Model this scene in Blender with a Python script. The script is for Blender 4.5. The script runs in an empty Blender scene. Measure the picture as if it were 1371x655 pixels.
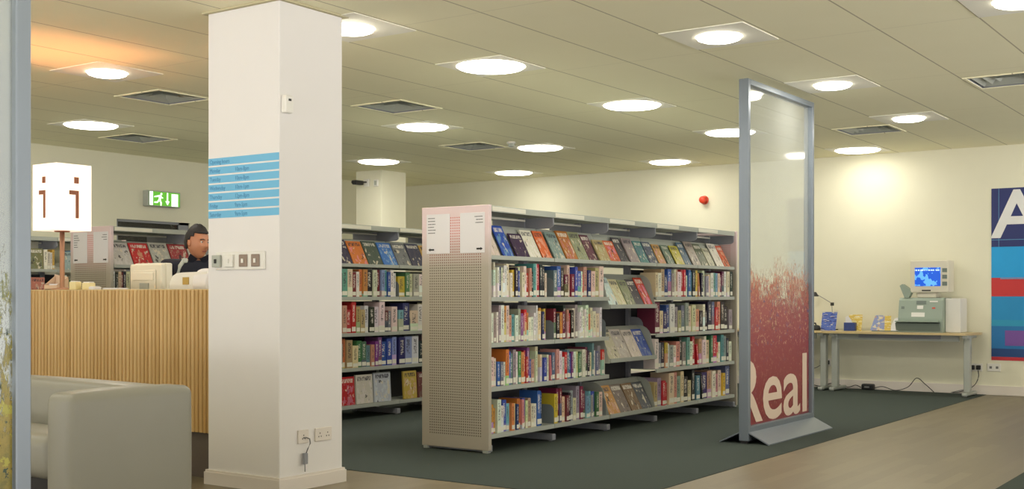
import bpy, bmesh, math, random
from mathutils import Vector, Matrix
random.seed(7)
SC = bpy.context.scene
COL = SC.collection
PI = math.pi

# ------------------------------------------------------------------ camera
cam_d = bpy.data.cameras.new('camera')
cam_d.sensor_width = 36.0
cam_d.lens = 1570.0 / 1371.0 * 36.0
cam_d.shift_y = 68.5 / 1371.0
cam_d.clip_end = 100
cam = bpy.data.objects.new('camera', cam_d)
COL.objects.link(cam)
cam.location = (0, 0, 1.15)
YAW = math.radians(34.771)
cam.rotation_euler = (PI / 2, 0, -(PI / 2 - YAW))
SC.camera = cam

# ------------------------------------------------------------------ world, exposure
W = bpy.data.worlds.new('world')
SC.world = W
W.use_nodes = True
# fill added through the open sides: brighter below the horizon, to lift the ceiling
_t = W.node_tree
_g = _t.nodes.new('ShaderNodeTexCoord')
_s = _t.nodes.new('ShaderNodeSeparateXYZ')
_r = _t.nodes.new('ShaderNodeMapRange')
_t.links.new(_g.outputs['Generated'], _s.inputs[0])
_t.links.new(_s.outputs['Z'], _r.inputs['Value'])
_r.inputs['From Min'].default_value = -0.03
_r.inputs['From Max'].default_value = 0.03
_r.inputs['To Min'].default_value = 2.5      # below the horizon, added fill
_r.inputs['To Max'].default_value = 0.75     # above the horizon
_t.links.new(_r.outputs[0], _t.nodes['Background'].inputs['Strength'])
_t.nodes['Background'].inputs['Color'].default_value = (1.0, 0.965, 0.93, 1)
SC.view_settings.view_transform = 'Standard'
SC.view_settings.look = 'None'
SC.view_settings.exposure = 0.72
SC.view_settings.gamma = 1.0
SC.view_settings.use_curve_mapping = False
LAMP_W = 9.0          # watts of each ceiling light
LAMP_C = (1.0, 0.955, 0.87)
LENS_E = 7.0
H = 2.88               # ceiling height


# ------------------------------------------------------------------ materials
def srgb(r, g, b):
    f = lambda c: (c / 12.92 if c <= 0.04045 else ((c + 0.055) / 1.055) ** 2.4)
    return (f(r / 255), f(g / 255), f(b / 255), 1)


class NT:
    def __init__(s, name):
        s.m = bpy.data.materials.new(name)
        s.m.use_nodes = True
        s.t = s.m.node_tree
        s.b = s.t.nodes['Principled BSDF']
        s.out = s.t.nodes['Material Output']

    def n(s, typ, **kw):
        nd = s.t.nodes.new('ShaderNode' + typ)
        for k, v in kw.items():
            setattr(nd, k, v)
        return nd

    def l(s, a, b):
        s.t.links.new(a, b)

    def val(s, sock, v):
        if isinstance(v, (int, float)):
            sock.default_value = v
        elif isinstance(v, tuple):
            sock.default_value = v
        else:
            s.l(v, sock)

    def math(s, op, a, b=0.0, c=None):
        nd = s.n('Math', operation=op)
        s.val(nd.inputs[0], a)
        s.val(nd.inputs[1], b)
        if c is not None:
            s.val(nd.inputs[2], c)
        return nd.outputs[0]

    def mix(s, f, a, b, blend='MIX'):
        nd = s.n('Mix', data_type='RGBA', blend_type=blend)
        s.val(nd.inputs['Factor'], f)
        s.val(nd.inputs['A'] if False else nd.inputs[6], a)
        s.val(nd.inputs[7], b)
        return nd.outputs[2]

    def noise(s, vec, scale, detail=3, rough=0.5, col=False, w=None):
        nd = s.n('TexNoise')
        if w is not None:
            nd.noise_dimensions = '4D'
            s.val(nd.inputs['W'], w)
        s.l(vec, nd.inputs['Vector'])
        nd.inputs['Scale'].default_value = scale
        nd.inputs['Detail'].default_value = detail
        nd.inputs['Roughness'].default_value = rough
        return nd.outputs['Color'] if col else nd.outputs[0]

    def coord(s, which='Object'):
        return s.n('TexCoord').outputs[which]

    def xyz(s, vec):
        nd = s.n('SeparateXYZ')
        s.l(vec, nd.inputs[0])
        return nd.outputs

    def scale(s, vec, v):
        nd = s.n('Mapping')
        s.l(vec, nd.inputs[0])
        nd.inputs['Scale'].default_value = v
        return nd.outputs[0]

    def bump(s, h, strength=0.2, dist=0.01):
        nd = s.n('Bump')
        nd.inputs['Strength'].default_value = strength
        nd.inputs['Distance'].default_value = dist
        s.l(h, nd.inputs['Height'])
        s.l(nd.outputs[0], s.b.inputs['Normal'])

    def setb(s, col=None, rough=None, metal=None, spec=None):
        if col is not None:
            s.val(s.b.inputs['Base Color'], col)
        if rough is not None:
            s.val(s.b.inputs['Roughness'], rough)
        if metal is not None:
            s.val(s.b.inputs['Metallic'], metal)
        if spec is not None:
            s.val(s.b.inputs['Specular IOR Level'], spec)
        return s.m


def plain(name, col, rough=0.5, metal=0.0, var=0.06, sc=6.0, bump=0.0, bsc=200.0):
    """a plain material with a faint mottling of its own"""
    t = NT(name)
    v = t.coord()
    n = t.noise(v, sc, 4)
    dark = tuple(c * (1 - var) for c in col[:3]) + (1,)
    lite = tuple(min(1, c * (1 + var)) for c in col[:3]) + (1,)
    t.setb(t.mix(n, dark, lite), rough, metal)
    if bump:
        t.bump(t.noise(v, bsc, 2), bump, 0.002)
    return t.m


def emis(name, col, strength):
    t = NT(name)
    t.setb(col, 0.5)
    t.b.inputs['Emission Color'].default_value = col
    t.b.inputs['Emission Strength'].default_value = strength
    return t.m


M = {}
M['wall'] = plain('wall_paint', srgb(230, 227, 204), 0.75, var=0.02, bump=0.05, bsc=300)
M['pillar'] = plain('pillar_paint', srgb(228, 225, 222), 0.7, var=0.015, bump=0.05, bsc=300)
M['trim'] = plain('trim_paint', srgb(222, 214, 204), 0.5, var=0.02)
M['steel'] = plain('grey_steel', srgb(172, 176, 166), 0.45, 0.0, var=0.04)
M['steel_dark'] = plain('slate_steel', srgb(138, 140, 146), 0.5, 0.0, var=0.05)
M['gap_shade'] = plain('gap_shade_dark', srgb(58, 58, 62), 0.6, 0.0, var=0.05)  # dark tone standing in for shade behind the books
M['label'] = plain('label_card', srgb(225, 222, 205), 0.6, var=0.02)
M['alu'] = plain('aluminium', srgb(126, 135, 144), 0.38, 0.35, var=0.04)
M['black'] = plain('black_plastic', srgb(24, 24, 26), 0.45, var=0.1)
M['white'] = plain('white_plastic', srgb(228, 226, 218), 0.45, var=0.02)
M['cream'] = plain('cream_plastic', srgb(222, 216, 196), 0.5, var=0.03)
M['paper'] = plain('paper_pages', srgb(226, 220, 200), 0.85, var=0.06, sc=60)
M['ink'] = plain('grey_ink', srgb(120, 120, 120), 0.8)
M['ink_dark'] = plain('dark_ink', srgb(52, 50, 48), 0.8)
M['sheet'] = plain('white_sheet', srgb(226, 224, 224), 0.6, var=0.01)
M['leather'] = plain('white_leather', srgb(144, 142, 130), 0.42, var=0.03, sc=9, bump=0.06, bsc=90)
M['red'] = plain('red_plastic', srgb(214, 62, 30), 0.35)
M['brown_mark'] = plain('brown_mark', srgb(152, 92, 62), 0.6)
M['copper'] = plain('copper_pole', srgb(196, 150, 122), 0.35, 0.6)
M['desk_leg'] = plain('silver_paint', srgb(176, 180, 172), 0.4, 0.2)
M['machine'] = plain('grey_green_plastic', srgb(150, 164, 150), 0.5, var=0.03)
M['machine_dark'] = plain('dark_green_plastic', srgb(112, 124, 117), 0.5, var=0.03)
M['plinth'] = plain('dark_plinth', srgb(92, 80, 70), 0.5, var=0.05)
M['skin'] = plain('skin', srgb(186, 126, 92), 0.5, var=0.05, sc=20)
M['hair'] = plain('dark_hair', srgb(30, 26, 25), 0.65, var=0.2, sc=60)
M['navy'] = plain('navy_cloth', srgb(26, 28, 42), 0.85, var=0.12, sc=30)
M['trousers'] = plain('dark_trousers', srgb(40, 40, 44), 0.9, var=0.1)
M['eye'] = plain('eye_white', srgb(225, 220, 212), 0.3)
M['bookend'] = plain('bookend_steel', srgb(128, 136, 138), 0.4, 0.1)
M['panel'] = plain('lamp_panel', srgb(242, 239, 224), 0.6, var=0.01)
M['void'] = plain('dark_interior', srgb(30, 30, 28), 0.8)
M['yellow_paper'] = plain('cream_paper', srgb(228, 214, 160), 0.7)


def mat_ceiling():
    t = NT('ceiling_tiles')
    v = t.coord()
    x, y, z = t.xyz(v)
    fy = t.math('FRACT', t.math('DIVIDE', t.math('SUBTRACT', y, 1.773 - 6.17), 0.617))
    dy = t.math('MULTIPLY', t.math('MINIMUM', fy, t.math('SUBTRACT', 1.0, fy)), 0.617)
    ln = t.math('LESS_THAN', dy, 0.0055)
    fx = t.math('FRACT', t.math('DIVIDE', t.math('SUBTRACT', x, 6.385 - 24.68), 1.851))
    dx = t.math('MULTIPLY', t.math('MINIMUM', fx, t.math('SUBTRACT', 1.0, fx)), 1.851)
    lx = t.math('MULTIPLY', t.math('LESS_THAN', dx, 0.004), 0.35)
    n = t.noise(v, 3.0, 3)
    base = t.mix(n, srgb(242, 237, 203), srgb(246, 241, 209))
    f = t.noise(v, 180.0, 2)
    base = t.mix(t.math('MULTIPLY', f, 0.25), base, srgb(232, 226, 188))
    c = t.mix(t.math('MULTIPLY', t.math('MAXIMUM', ln, lx), 0.7), base, srgb(150, 140, 108))
    t.setb(c, 0.85)
    return t.m


def mat_carpet():
    t = NT('grey_carpet')
    v = t.coord()
    n1 = t.noise(v, 500.0, 2)
    n2 = t.noise(v, 40.0, 4)
    n3 = t.noise(v, 1.3, 3)
    c = t.mix(n1, srgb(46, 54, 51), srgb(88, 96, 91))
    c = t.mix(t.math('MULTIPLY', n2, 0.5), c, srgb(64, 71, 67))
    c = t.mix(t.math('MULTIPLY', n3, 0.35), c, srgb(76, 84, 79))
    t.setb(c, 0.95, spec=0.1)
    t.bump(n1, 0.4, 0.004)
    return t.m


def mat_woodfloor():
    t = NT('pale_wood_floor')
    v = t.coord()
    x, y, z = t.xyz(v)
    row = t.math('FLOOR', t.math('DIVIDE', y, 0.085))
    wn = t.n('TexWhiteNoise', noise_dimensions='1D')
    t.l(row, wn.inputs['W'])
    xs = t.math('ADD', x, t.math('MULTIPLY', wn.outputs[0], 3.0))
    cell = t.math('FLOOR', t.math('DIVIDE', xs, 0.9))
    wn2 = t.n('TexWhiteNoise', noise_dimensions='2D')
    cb = t.n('CombineXYZ')
    t.l(row, cb.inputs[0])
    t.l(cell, cb.inputs[1])
    t.l(cb.outputs[0], wn2.inputs['Vector'])
    g = t.noise(t.scale(v, (2.5, 40, 1)), 3.0, 4)
    c = t.mix(wn2.outputs[0], srgb(118, 108, 86), srgb(132, 121, 98))
    c = t.mix(t.math('MULTIPLY', g, 0.5), c, srgb(110, 98, 74))
    fr = t.math('FRACT', t.math('DIVIDE', y, 0.085))
    ln = t.math('LESS_THAN', fr, 0.03)
    c = t.mix(t.math('MULTIPLY', ln, 0.18), c, srgb(84, 72, 52))
    t.setb(c, 0.42)
    return t.m


def mat_slats():
    t = NT('pale_oak_slats')
    v = t.coord()
    x, y, z = t.xyz(v)
    row = t.math('FLOOR', t.math('DIVIDE', t.math('ADD', y, 20.0), 0.038))
    wn = t.n('TexWhiteNoise', noise_dimensions='1D')
    t.l(row, wn.inputs['W'])
    g = t.noise(t.scale(v, (1, 50, 1.2)), 3.0, 4)
    c = t.mix(wn.outputs[0], srgb(196, 160, 98), srgb(218, 186, 128))
    c = t.mix(t.math('MULTIPLY', g, 0.5), c, srgb(184, 142, 82))
    t.setb(c, 0.45)
    return t.m


def mat_perforated():
    """steel end panel: grid of small holes, upper band pale pink with red showing in the holes between the sheets"""
    t = NT('perforated_steel')
    v = t.coord()
    x, y, z = t.xyz(v)
    p = 0.0195
    fy = t.math('SUBTRACT', t.math('FRACT', t.math('DIVIDE', t.math('ADD', y, 20.0), p)), 0.5)
    fz = t.math('SUBTRACT', t.math('FRACT', t.math('DIVIDE', z, p)), 0.5)
    r = t.math('SQRT', t.math('ADD', t.math('MULTIPLY', fy, fy), t.math('MULTIPLY', fz, fz)))
    hole = t.math('LESS_THAN', r, 0.27)
    # margins without holes
    ey = t.math('LESS_THAN', t.math('ABSOLUTE', y), 0.245)
    ez = t.math('MULTIPLY', t.math('GREATER_THAN', z, 0.12), t.math('LESS_THAN', z, 1.735))
    hole = t.math('MULTIPLY', hole, t.math('MULTIPLY', ey, ez))
    up = t.n('MapRange')
    t.l(z, up.inputs[0])
    up.inputs[1].default_value = 1.36
    up.inputs[2].default_value = 1.62
    n = t.noise(v, 4.0, 3)
    base = t.mix(up.outputs[0], srgb(180, 172, 154), srgb(226, 205, 204))
    base = t.mix(t.math('MULTIPLY', n, 0.12), base, srgb(160, 150, 140))
    hc = t.mix(up.outputs[0], srgb(96, 88, 76), srgb(206, 116, 104))
    t.setb(t.mix(hole, base, hc), 0.45, 0.0)
    return t.m


def mat_cover(name, blocks):
    """printed cover: own colour from the object, title marks and pictures of its own by a noise seeded per object"""
    t = NT(name)
    oi = t.n('ObjectInfo')
    v = t.coord()
    x, y, z = t.xyz(v)
    rnd = t.math('MULTIPLY', oi.outputs['Random'], 57.0)
    hs = t.n('HueSaturation')
    t.l(oi.outputs['Color'], hs.inputs['Color'])
    t.l(t.math('ADD', t.math('MULTIPLY', oi.outputs['Random'], 0.14 if blocks else 0.9), 0.43 if blocks else 0.05), hs.inputs['Hue'])
    hs.inputs['Saturation'].default_value = 0.7
    hs.inputs['Value'].default_value = 1.15
    bw = t.n('RGBToBW')
    t.l(oi.outputs['Color'], bw.inputs[0])
    lightc = t.math('GREATER_THAN', bw.outputs[0], 0.22)
    inkc = t.mix(lightc, srgb(226, 220, 205), srgb(58, 56, 66))
    if not blocks:      # a spine
        a = t.noise(t.scale(v, (4, 0.01, 30)), 1.0, 1, w=rnd)
        band = t.math('MULTIPLY', t.math('GREATER_THAN', z, 0.36), t.math('LESS_THAN', z, 0.9))
        mid = t.math('MULTIPLY', t.math('GREATER_THAN', x, 0.28), t.math('LESS_THAN', x, 0.72))
        mk = t.math('MULTIPLY', t.math('GREATER_THAN', a, 0.5), t.math('MULTIPLY', band, mid))
        c = t.mix(t.math('MULTIPLY', mk, 0.75), oi.outputs['Color'], inkc)
        low = t.math('LESS_THAN', z, t.math('ADD', 0.1, t.math('MULTIPLY', t.math('FRACT', t.math('MULTIPLY', rnd, 1.7)), 0.5)))
        use = t.math('LESS_THAN', t.math('FRACT', t.math('MULTIPLY', rnd, 3.1)), 0.35)
        c = t.mix(t.math('MULTIPLY', t.math('MULTIPLY', low, use), 0.75), c, hs.outputs[0])
    else:               # a front cover
        a = t.noise(t.scale(v, (5, 0.01, 4)), 1.0, 3, 0.6, True, w=rnd)
        sep = t.n('SeparateColor')
        t.l(a, sep.inputs[0])
        c1 = t.mix(t.math('GREATER_THAN', sep.outputs[0], 0.53), oi.outputs['Color'], hs.outputs[0])
        c2 = t.mix(t.math('GREATER_THAN', sep.outputs[1], 0.6), c1, srgb(222, 212, 188))
        c3 = t.mix(t.math('GREATER_THAN', sep.outputs[2], 0.62), c2, srgb(44, 40, 46))
        pic = t.math('MULTIPLY', t.math('LESS_THAN', z, 0.74), t.math('MULTIPLY', t.math('GREATER_THAN', x, 0.07), t.math('LESS_THAN', x, 0.93)))
        c = t.mix(t.math('MULTIPLY', pic, 0.85), oi.outputs['Color'], c3)
        b = t.noise(t.scale(v, (24, 0.01, 9)), 1.0, 1, w=rnd)
        tit = t.math('MULTIPLY', t.math('GREATER_THAN', z, 0.79), t.math('LESS_THAN', z, 0.93))
        tit = t.math('MULTIPLY', tit, t.math('MULTIPLY', t.math('GREATER_THAN', x, 0.1), t.math('LESS_THAN', x, 0.9)))
        c = t.mix(t.math('MULTIPLY', t.math('MULTIPLY', tit, t.math('GREATER_THAN', b, 0.46)), 0.85), c, inkc)
    t.setb(c, 0.38)
    return t.m


def mat_film(name, stops, seed, zt, fade, sp1=(206, 160, 130), sp2=(120, 90, 130)):
    """film printed on glass: solid low down, breaking into upright streaks and fading to clear above"""
    t = NT(name)
    v = t.coord()
    x, y, z = t.xyz(v)
    st = t.noise(t.scale(v, (55, 1, 16)), 1.0, 5, 0.85)
    st2 = t.noise(t.scale(v, (28, 1, 28)), 1.0, 4, 0.75, True, w=seed)
    sep = t.n('SeparateColor')
    t.l(st2, sep.inputs[0])
    big = t.noise(t.scale(v, (2.5, 1, 2.5)), 1.0, 2, w=seed + 3)
    h = t.math('ADD', z, t.math('MULTIPLY', t.math('SUBTRACT', st, 0.5), 1.9))
    h = t.math('ADD', h, t.math('MULTIPLY', t.math('SUBTRACT', big, 0.5), 0.9))
    mr = t.n('MapRange')
    t.l(h, mr.inputs[0])
    mr.inputs[1].default_value = zt
    mr.inputs[2].default_value = zt - fade
    al = mr.outputs[0]
    cr = t.n('ValToRGB')
    t.l(t.math('DIVIDE', t.math('ADD', z, t.math('MULTIPLY', t.math('SUBTRACT', sep.outputs[0], 0.5), 0.55)), 1.4), cr.inputs[0])
    els = cr.color_ramp.elements
    els[0].position, els[0].color = stops[0]
    els[1].position, els[1].color = stops[-1]
    for p, c in stops[1:-1]:
        e = els.new(p)
        e.color = c
    c = t.mix(t.math('GREATER_THAN', sep.outputs[1], 0.58), cr.outputs[0], srgb(*sp1))
    c = t.mix(t.math('GREATER_THAN', sep.outputs[2], 0.61), c, srgb(*sp2))
    c = t.mix(t.math('MULTIPLY', t.math('LESS_THAN', z, 0.75), 0.7), c, cr.outputs[0])
    t.setb(c, 0.3)
    tr = t.n('BsdfTransparent')
    mx = t.n('MixShader')
    t.l(t.math('MULTIPLY', al, 0.9), mx.inputs[0])
    t.l(tr.outputs[0], mx.inputs[1])
    t.l(t.b.outputs[0], mx.inputs[2])
    t.l(mx.outputs[0], t.out.inputs[0])
    return t.m


def mat_glass(name, haze=0.12, tint=(0.95, 0.97, 0.96, 1)):
    t = NT(name)
    tr = t.n('BsdfTransparent')
    tr.inputs[0].default_value = tint
    gl = t.n('BsdfGlossy')
    gl.inputs['Roughness'].default_value = 0.06
    df = t.n('BsdfTranslucent')
    df.inputs[0].default_value = srgb(228, 230, 226)
    dd = t.n('BsdfDiffuse')
    dd.inputs[0].default_value = srgb(228, 230, 226)
    a = t.n('MixShader')
    a.inputs[0].default_value = 0.5
    t.l(df.outputs[0], a.inputs[1])
    t.l(dd.outputs[0], a.inputs[2])
    b = t.n('MixShader')
    b.inputs[0].default_value = haze
    t.l(tr.outputs[0], b.inputs[1])
    t.l(a.outputs[0], b.inputs[2])
    fr = t.n('Fresnel')
    fr.inputs[0].default_value = 1.5
    ge = t.n('NewGeometry')
    c = t.n('MixShader')
    t.l(t.math('MULTIPLY', fr.outputs[0], t.math('SUBTRACT', 1.0, ge.outputs['Backfacing'])), c.inputs[0])
    t.l(b.outputs[0], c.inputs[1])
    t.l(gl.outputs[0], c.inputs[2])
    t.l(c.outputs[0], t.out.inputs[0])
    return t.m


M['ceiling'] = mat_ceiling()
M['carpet'] = mat_carpet()
M['wood'] = mat_woodfloor()
M['slats'] = mat_slats()
M['beech'] = plain('beech_top', srgb(204, 182, 134), 0.4, var=0.06)
M['perforated'] = mat_perforated()
M['spine'] = mat_cover('book_spine', False)
M['cover'] = mat_cover('front_cover', True)
M['lens'] = emis('lamp_lens', (1.0, 0.95, 0.82, 1), LENS_E)
M['glass'] = mat_glass('screen_glass', 0.24)
M['pane'] = mat_glass('window_pane', 0.03, (0.5, 0.5, 0.48, 1))
M['film_red'] = mat_film('red_film', [(0.0, srgb(136, 50, 54)), (0.3, srgb(142, 46, 56)), (0.55, srgb(150, 60, 68)), (0.75, srgb(166, 84, 82)), (1.0, srgb(206, 130, 96))], 2.0, 1.3, 0.22)
M['film_green'] = mat_film('green_film', [(0.0, srgb(48, 62, 34)), (0.4, srgb(78, 86, 38)), (0.62, srgb(150, 132, 52)), (1.0, srgb(110, 130, 84))], 6.0, 1.2, 0.2, (166, 160, 60), (40, 62, 36))
M['letter'] = plain('pale_letter', srgb(222, 200, 180), 0.5, var=0.04)
M['blue_strip'] = plain('blue_vinyl', srgb(108, 182, 220), 0.5, var=0.02)
M['blue_ink'] = plain('blue_ink', srgb(62, 128, 176), 0.6, var=0.03)


# ------------------------------------------------------------------ mesh builder
class MB:
    def __init__(s):
        s.bm = bmesh.new()

    def face(s, pts, mi=0):
        f = s.bm.faces.new([s.bm.verts.new(p) for p in pts])
        f.material_index = mi
        return f

    def box(s, x0, x1, y0, y1, z0, z1, mi=0, bev=0.0, seg=2):
        r = bmesh.ops.create_cube(s.bm, size=1.0)
        vs = r['verts']
        for v in vs:
            v.co = Vector((x0 + (v.co.x + .5) * (x1 - x0), y0 + (v.co.y + .5) * (y1 - y0), z0 + (v.co.z + .5) * (z1 - z0)))
        fs = set(f for v in vs for f in v.link_faces)
        for f in fs:
            f.material_index = mi
        if bev:
            es = list(set(e for v in vs for e in v.link_edges))
            bmesh.ops.bevel(s.bm, geom=es, offset=bev, segments=seg, profile=0.5, affect='EDGES', material=mi)
        return s

    def prism(s, poly, axis, a, b, mi=0):
        """poly of 2-D points extruded along an axis from a to b. axis X: (y,z); Y: (x,z); Z: (x,y)"""
        def P(p, t):
            return {'X': (t, p[0], p[1]), 'Y': (p[0], t, p[1]), 'Z': (p[0], p[1], t)}[axis]
        va = [s.bm.verts.new(P(p, a)) for p in poly]
        vb = [s.bm.verts.new(P(p, b)) for p in poly]
        n = len(poly)
        fs = [s.bm.faces.new(va), s.bm.faces.new(vb)]
        for i in range(n):
            fs.append(s.bm.faces.new((va[i], va[(i + 1) % n], vb[(i + 1) % n], vb[i])))
        for f in fs:
            f.material_index = mi
        bmesh.ops.recalc_face_normals(s.bm, faces=fs)
        return s

    def lathe(s, prof, c, seg=24, mi=0, axis='Z'):
        rings = []
        for r, h in prof:
            ring = []
            for k in range(seg):
                a = 2 * PI * k / seg
                p = (r * math.cos(a), r * math.sin(a), h)
                if axis == 'X':
                    p = (h, p[0], p[1])
                elif axis == 'Y':
                    p = (p[0], h, p[1])
                ring.append(s.bm.verts.new((c[0] + p[0], c[1] + p[1], c[2] + p[2])))
            rings.append(ring)
        fs = []
        for A, B in zip(rings, rings[1:]):
            for k in range(seg):
                fs.append(s.bm.faces.new((A[k], A[(k + 1) % seg], B[(k + 1) % seg], B[k])))
        fs.append(s.bm.faces.new(rings[0]))
        fs.append(s.bm.faces.new(rings[-1]))
        for f in fs:
            f.material_index = mi
            f.smooth = True
        bmesh.ops.recalc_face_normals(s.bm, faces=fs)
        return s

    def tube(s, pts, r, seg=8, mi=0):
        pts = [Vector(p) for p in pts]
        rings = []
        for i, p in enumerate(pts):
            d = (pts[min(i + 1, len(pts) - 1)] - pts[max(i - 1, 0)]).normalized()
            up = Vector((0, 0, 1)) if abs(d.z) < 0.95 else Vector((1, 0, 0))
            a = d.cross(up).normalized()
            b = d.cross(a).normalized()
            rr = r[i] if isinstance(r, (list, tuple)) else r
            rings.append([s.bm.verts.new(p + a * rr * math.cos(2 * PI * k / seg) + b * rr * math.sin(2 * PI * k / seg)) for k in range(seg)])
        fs = []
        for A, B in zip(rings, rings[1:]):
            for k in range(seg):
                fs.append(s.bm.faces.new((A[k], A[(k + 1) % seg], B[(k + 1) % seg], B[k])))
        fs += [s.bm.faces.new(rings[0]), s.bm.faces.new(rings[-1])]
        for f in fs:
            f.material_index = mi
            f.smooth = True
        bmesh.ops.recalc_face_normals(s.bm, faces=fs)
        return s

    def mesh(s, name, mats, smooth=False):
        me = bpy.data.meshes.new(name)
        if smooth:
            for f in s.bm.faces:
                f.smooth = True
        s.bm.to_mesh(me)
        s.bm.free()
        for m in (mats if isinstance(mats, (list, tuple)) else [mats]):
            me.materials.append(m)
        return me


def tag(o, label=None, cat=None, group=None, kind=None):
    if label:
        o['label'] = label
    if cat:
        o['category'] = cat
    if group:
        o['group'] = group
    if kind:
        o['kind'] = kind
    return o


def origin(o):
    v = Vector((0, 0, 0))
    while o is not None:
        v = v + o.location
        o = o.parent
    return v


def link(name, me, parent=None):
    o = bpy.data.objects.new(name, me)
    COL.objects.link(o)
    if parent is not None:
        o.parent = parent
    return o


def part(name, mb, mats, parent, smooth=False, label=None, local=False):
    """a part built in world coordinates under a parent that is only moved, never turned"""
    if not local:
        bmesh.ops.translate(mb.bm, verts=mb.bm.verts[:], vec=-origin(parent))
    o = link(name, mb.mesh(name, mats, smooth), parent)
    if label:
        o['label'] = label
    return o


def solo(name, mb, mats, loc, label=None, cat=None, group=None, kind=None, smooth=False):
    bmesh.ops.translate(mb.bm, verts=mb.bm.verts[:], vec=-Vector(loc))
    o = link(name, mb.mesh(name, mats, smooth))
    o.location = loc
    return tag(o, label, cat, group, kind)


def thing(name, loc, label, cat, group=None, rz=0):
    o = link(name, None)
    o.location = loc
    o.rotation_euler = (0, 0, rz)
    o.empty_display_size = 0.1
    return tag(o, label, cat, group)


def struct(name, mb, mats):
    return tag(link(name, mb.mesh(name, mats)), kind='structure')


def copy_tree(o, parent=None):
    c = o.copy()
    COL.objects.link(c)
    if parent is not None:
        c.parent = parent
    for ch in list(o.children):
        copy_tree(ch, c)
    return c


def text_mb(body, size, depth, frame, align='LEFT', xs=1.0, offset=0.0):
    """lettering as a solid mesh; frame maps (u right, v up, w out) to world"""
    cu = bpy.data.curves.new('lettering', 'FONT')
    cu.body = body
    cu.size = size
    cu.align_x = align
    cu.resolution_u = 4
    cu.extrude = depth / 2
    cu.offset = offset
    o = bpy.data.objects.new('lettering_source', cu)
    COL.objects.link(o)
    dg = bpy.context.evaluated_depsgraph_get()
    dg.update()
    me = bpy.data.meshes.new_from_object(o.evaluated_get(dg))
    bpy.data.objects.remove(o)
    mb = MB()
    mb.bm.from_mesh(me)
    bpy.data.meshes.remove(me)
    bpy.data.curves.remove(cu)
    for v in mb.bm.verts:
        v.co = frame(v.co.x * xs, v.co.y, v.co.z + depth / 2)
    return mb


# ================================================================== THE SETTING
XW, YL = 14.3, 12.05
X0, Y0 = -2.0, -3.0
mb = MB()
mb.box(X0, XW, Y0, YL, -0.1, 0.0)
struct('floor', mb, M['wood'])
mb = MB()
mb.box(5.73, XW, 3.235, YL, 0.0, 0.004)
struct('floor_carpet', mb, M['carpet'])
mb = MB()
mb.box(4.0, XW, Y0, 1.61, 0.0, 0.004)
struct('floor_carpet.001', mb, M['carpet'])

# ceiling lights and vents (centres); the ceiling is cut out for both
BIG = [(7.16, 5.165), (9.345, 5.165), (11.5, 5.175), (9.33, 7.59), (11.42, 7.53), (13.6, 6.96), (11.42, 10.02), (13.54, 9.37), (7.32, 10.27), (13.75, 4.56)]
SMALL = [(7.2, 3.32), (9.37, 3.315), (11.56, 3.33), (7.33, 1.47), (5.62, 5.165), (5.66, 7.74), (13.75, 2.1), (2.9, 5.165), (2.9, 7.6)]  # last two are unseen fill lights, added to brighten pillar and counter
VENTS = [(6.67, 8.32), (8.24, 10.72), (8.22, 6.99), (10.91, 8.1), (12.18, 3.92), (9.99, 2.08)]
PH = 0.285   # half a cut-out
holes = [(x - PH, x + PH, y - PH, y + PH) for x, y in BIG + SMALL + VENTS]
xs = sorted(set([X0, XW] + [round(h[0], 4) for h in holes] + [round(h[1], 4) for h in holes]))
ys = sorted(set([Y0, YL] + [round(h[2], 4) for h in holes] + [round(h[3], 4) for h in holes]))
mb = MB()
grid = {}
def gv(x, y):
    k = (x, y)
    if k not in grid:
        grid[k] = mb.bm.verts.new((x, y, H))
    return grid[k]
for xa, xb in zip(xs, xs[1:]):
    for ya, yb in zip(ys, ys[1:]):
        cx, cy = (xa + xb) / 2, (ya + yb) / 2
        if any(h[0] < cx < h[1] and h[2] < cy < h[3] for h in holes):
            continue
        mb.bm.faces.new((gv(xa, ya), gv(xa, yb), gv(xb, yb), gv(xb, ya)))
mb.box(X0, XW, Y0, YL, H + 0.3, H + 0.36)
struct('ceiling', mb, M['ceiling'])

mb = MB()
mb.box(XW, XW + 0.15, Y0, YL + 0.15, 0, H + 0.3)
struct('wall_right', mb, M['wall'])
# left wall with a dark hatch window
WX0, WX1, WZ0, WZ1 = 8.95, 10.06, 1.45, 2.085
mb = MB()
mb.box(X0, WX0, YL, YL + 0.15, 0, H + 0.3)
mb.box(WX1, XW + 0.15, YL, YL + 0.15, 0, H + 0.3)
mb.box(WX0, WX1, YL, YL + 0.15, 0, WZ0)
mb.box(WX0, WX1, YL, YL + 0.15, WZ1, H + 0.3)
struct('wall_left', mb, M['wall'])
mb = MB()
f = 0.03
mb.box(WX0, WX1, YL + 0.02, YL + 0.06, WZ0, WZ0 + f).box(WX0, WX1, YL + 0.02, YL + 0.06, WZ1 - f, WZ1)
mb.box(WX0, WX0 + f, YL + 0.02, YL + 0.06, WZ0, WZ1).box(WX1 - 0.16, WX1, YL + 0.02, YL + 0.06, WZ0, WZ1)
mb.box(WX0, WX1 - 0.16, YL + 0.03, YL + 0.05, 1.965, 1.98)
win = struct('window_1', mb, M['steel_dark'])
win['label'] = 'dark narrow internal window above the magazine bookcase'
mb = MB()
mb.box(WX0, WX1 - 0.16, YL + 0.035, YL + 0.041, WZ0, WZ1)
part('window_pane', mb, M['pane'], win)
mb = MB()
mb.box(WX0 - .1, WX1 + .1, YL + 0.5, YL + 0.55, 1.0, 2.4).box(WX0 - .1, WX1 + .1, YL + 0.15, YL + 0.55, 2.35, 2.4)
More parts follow.
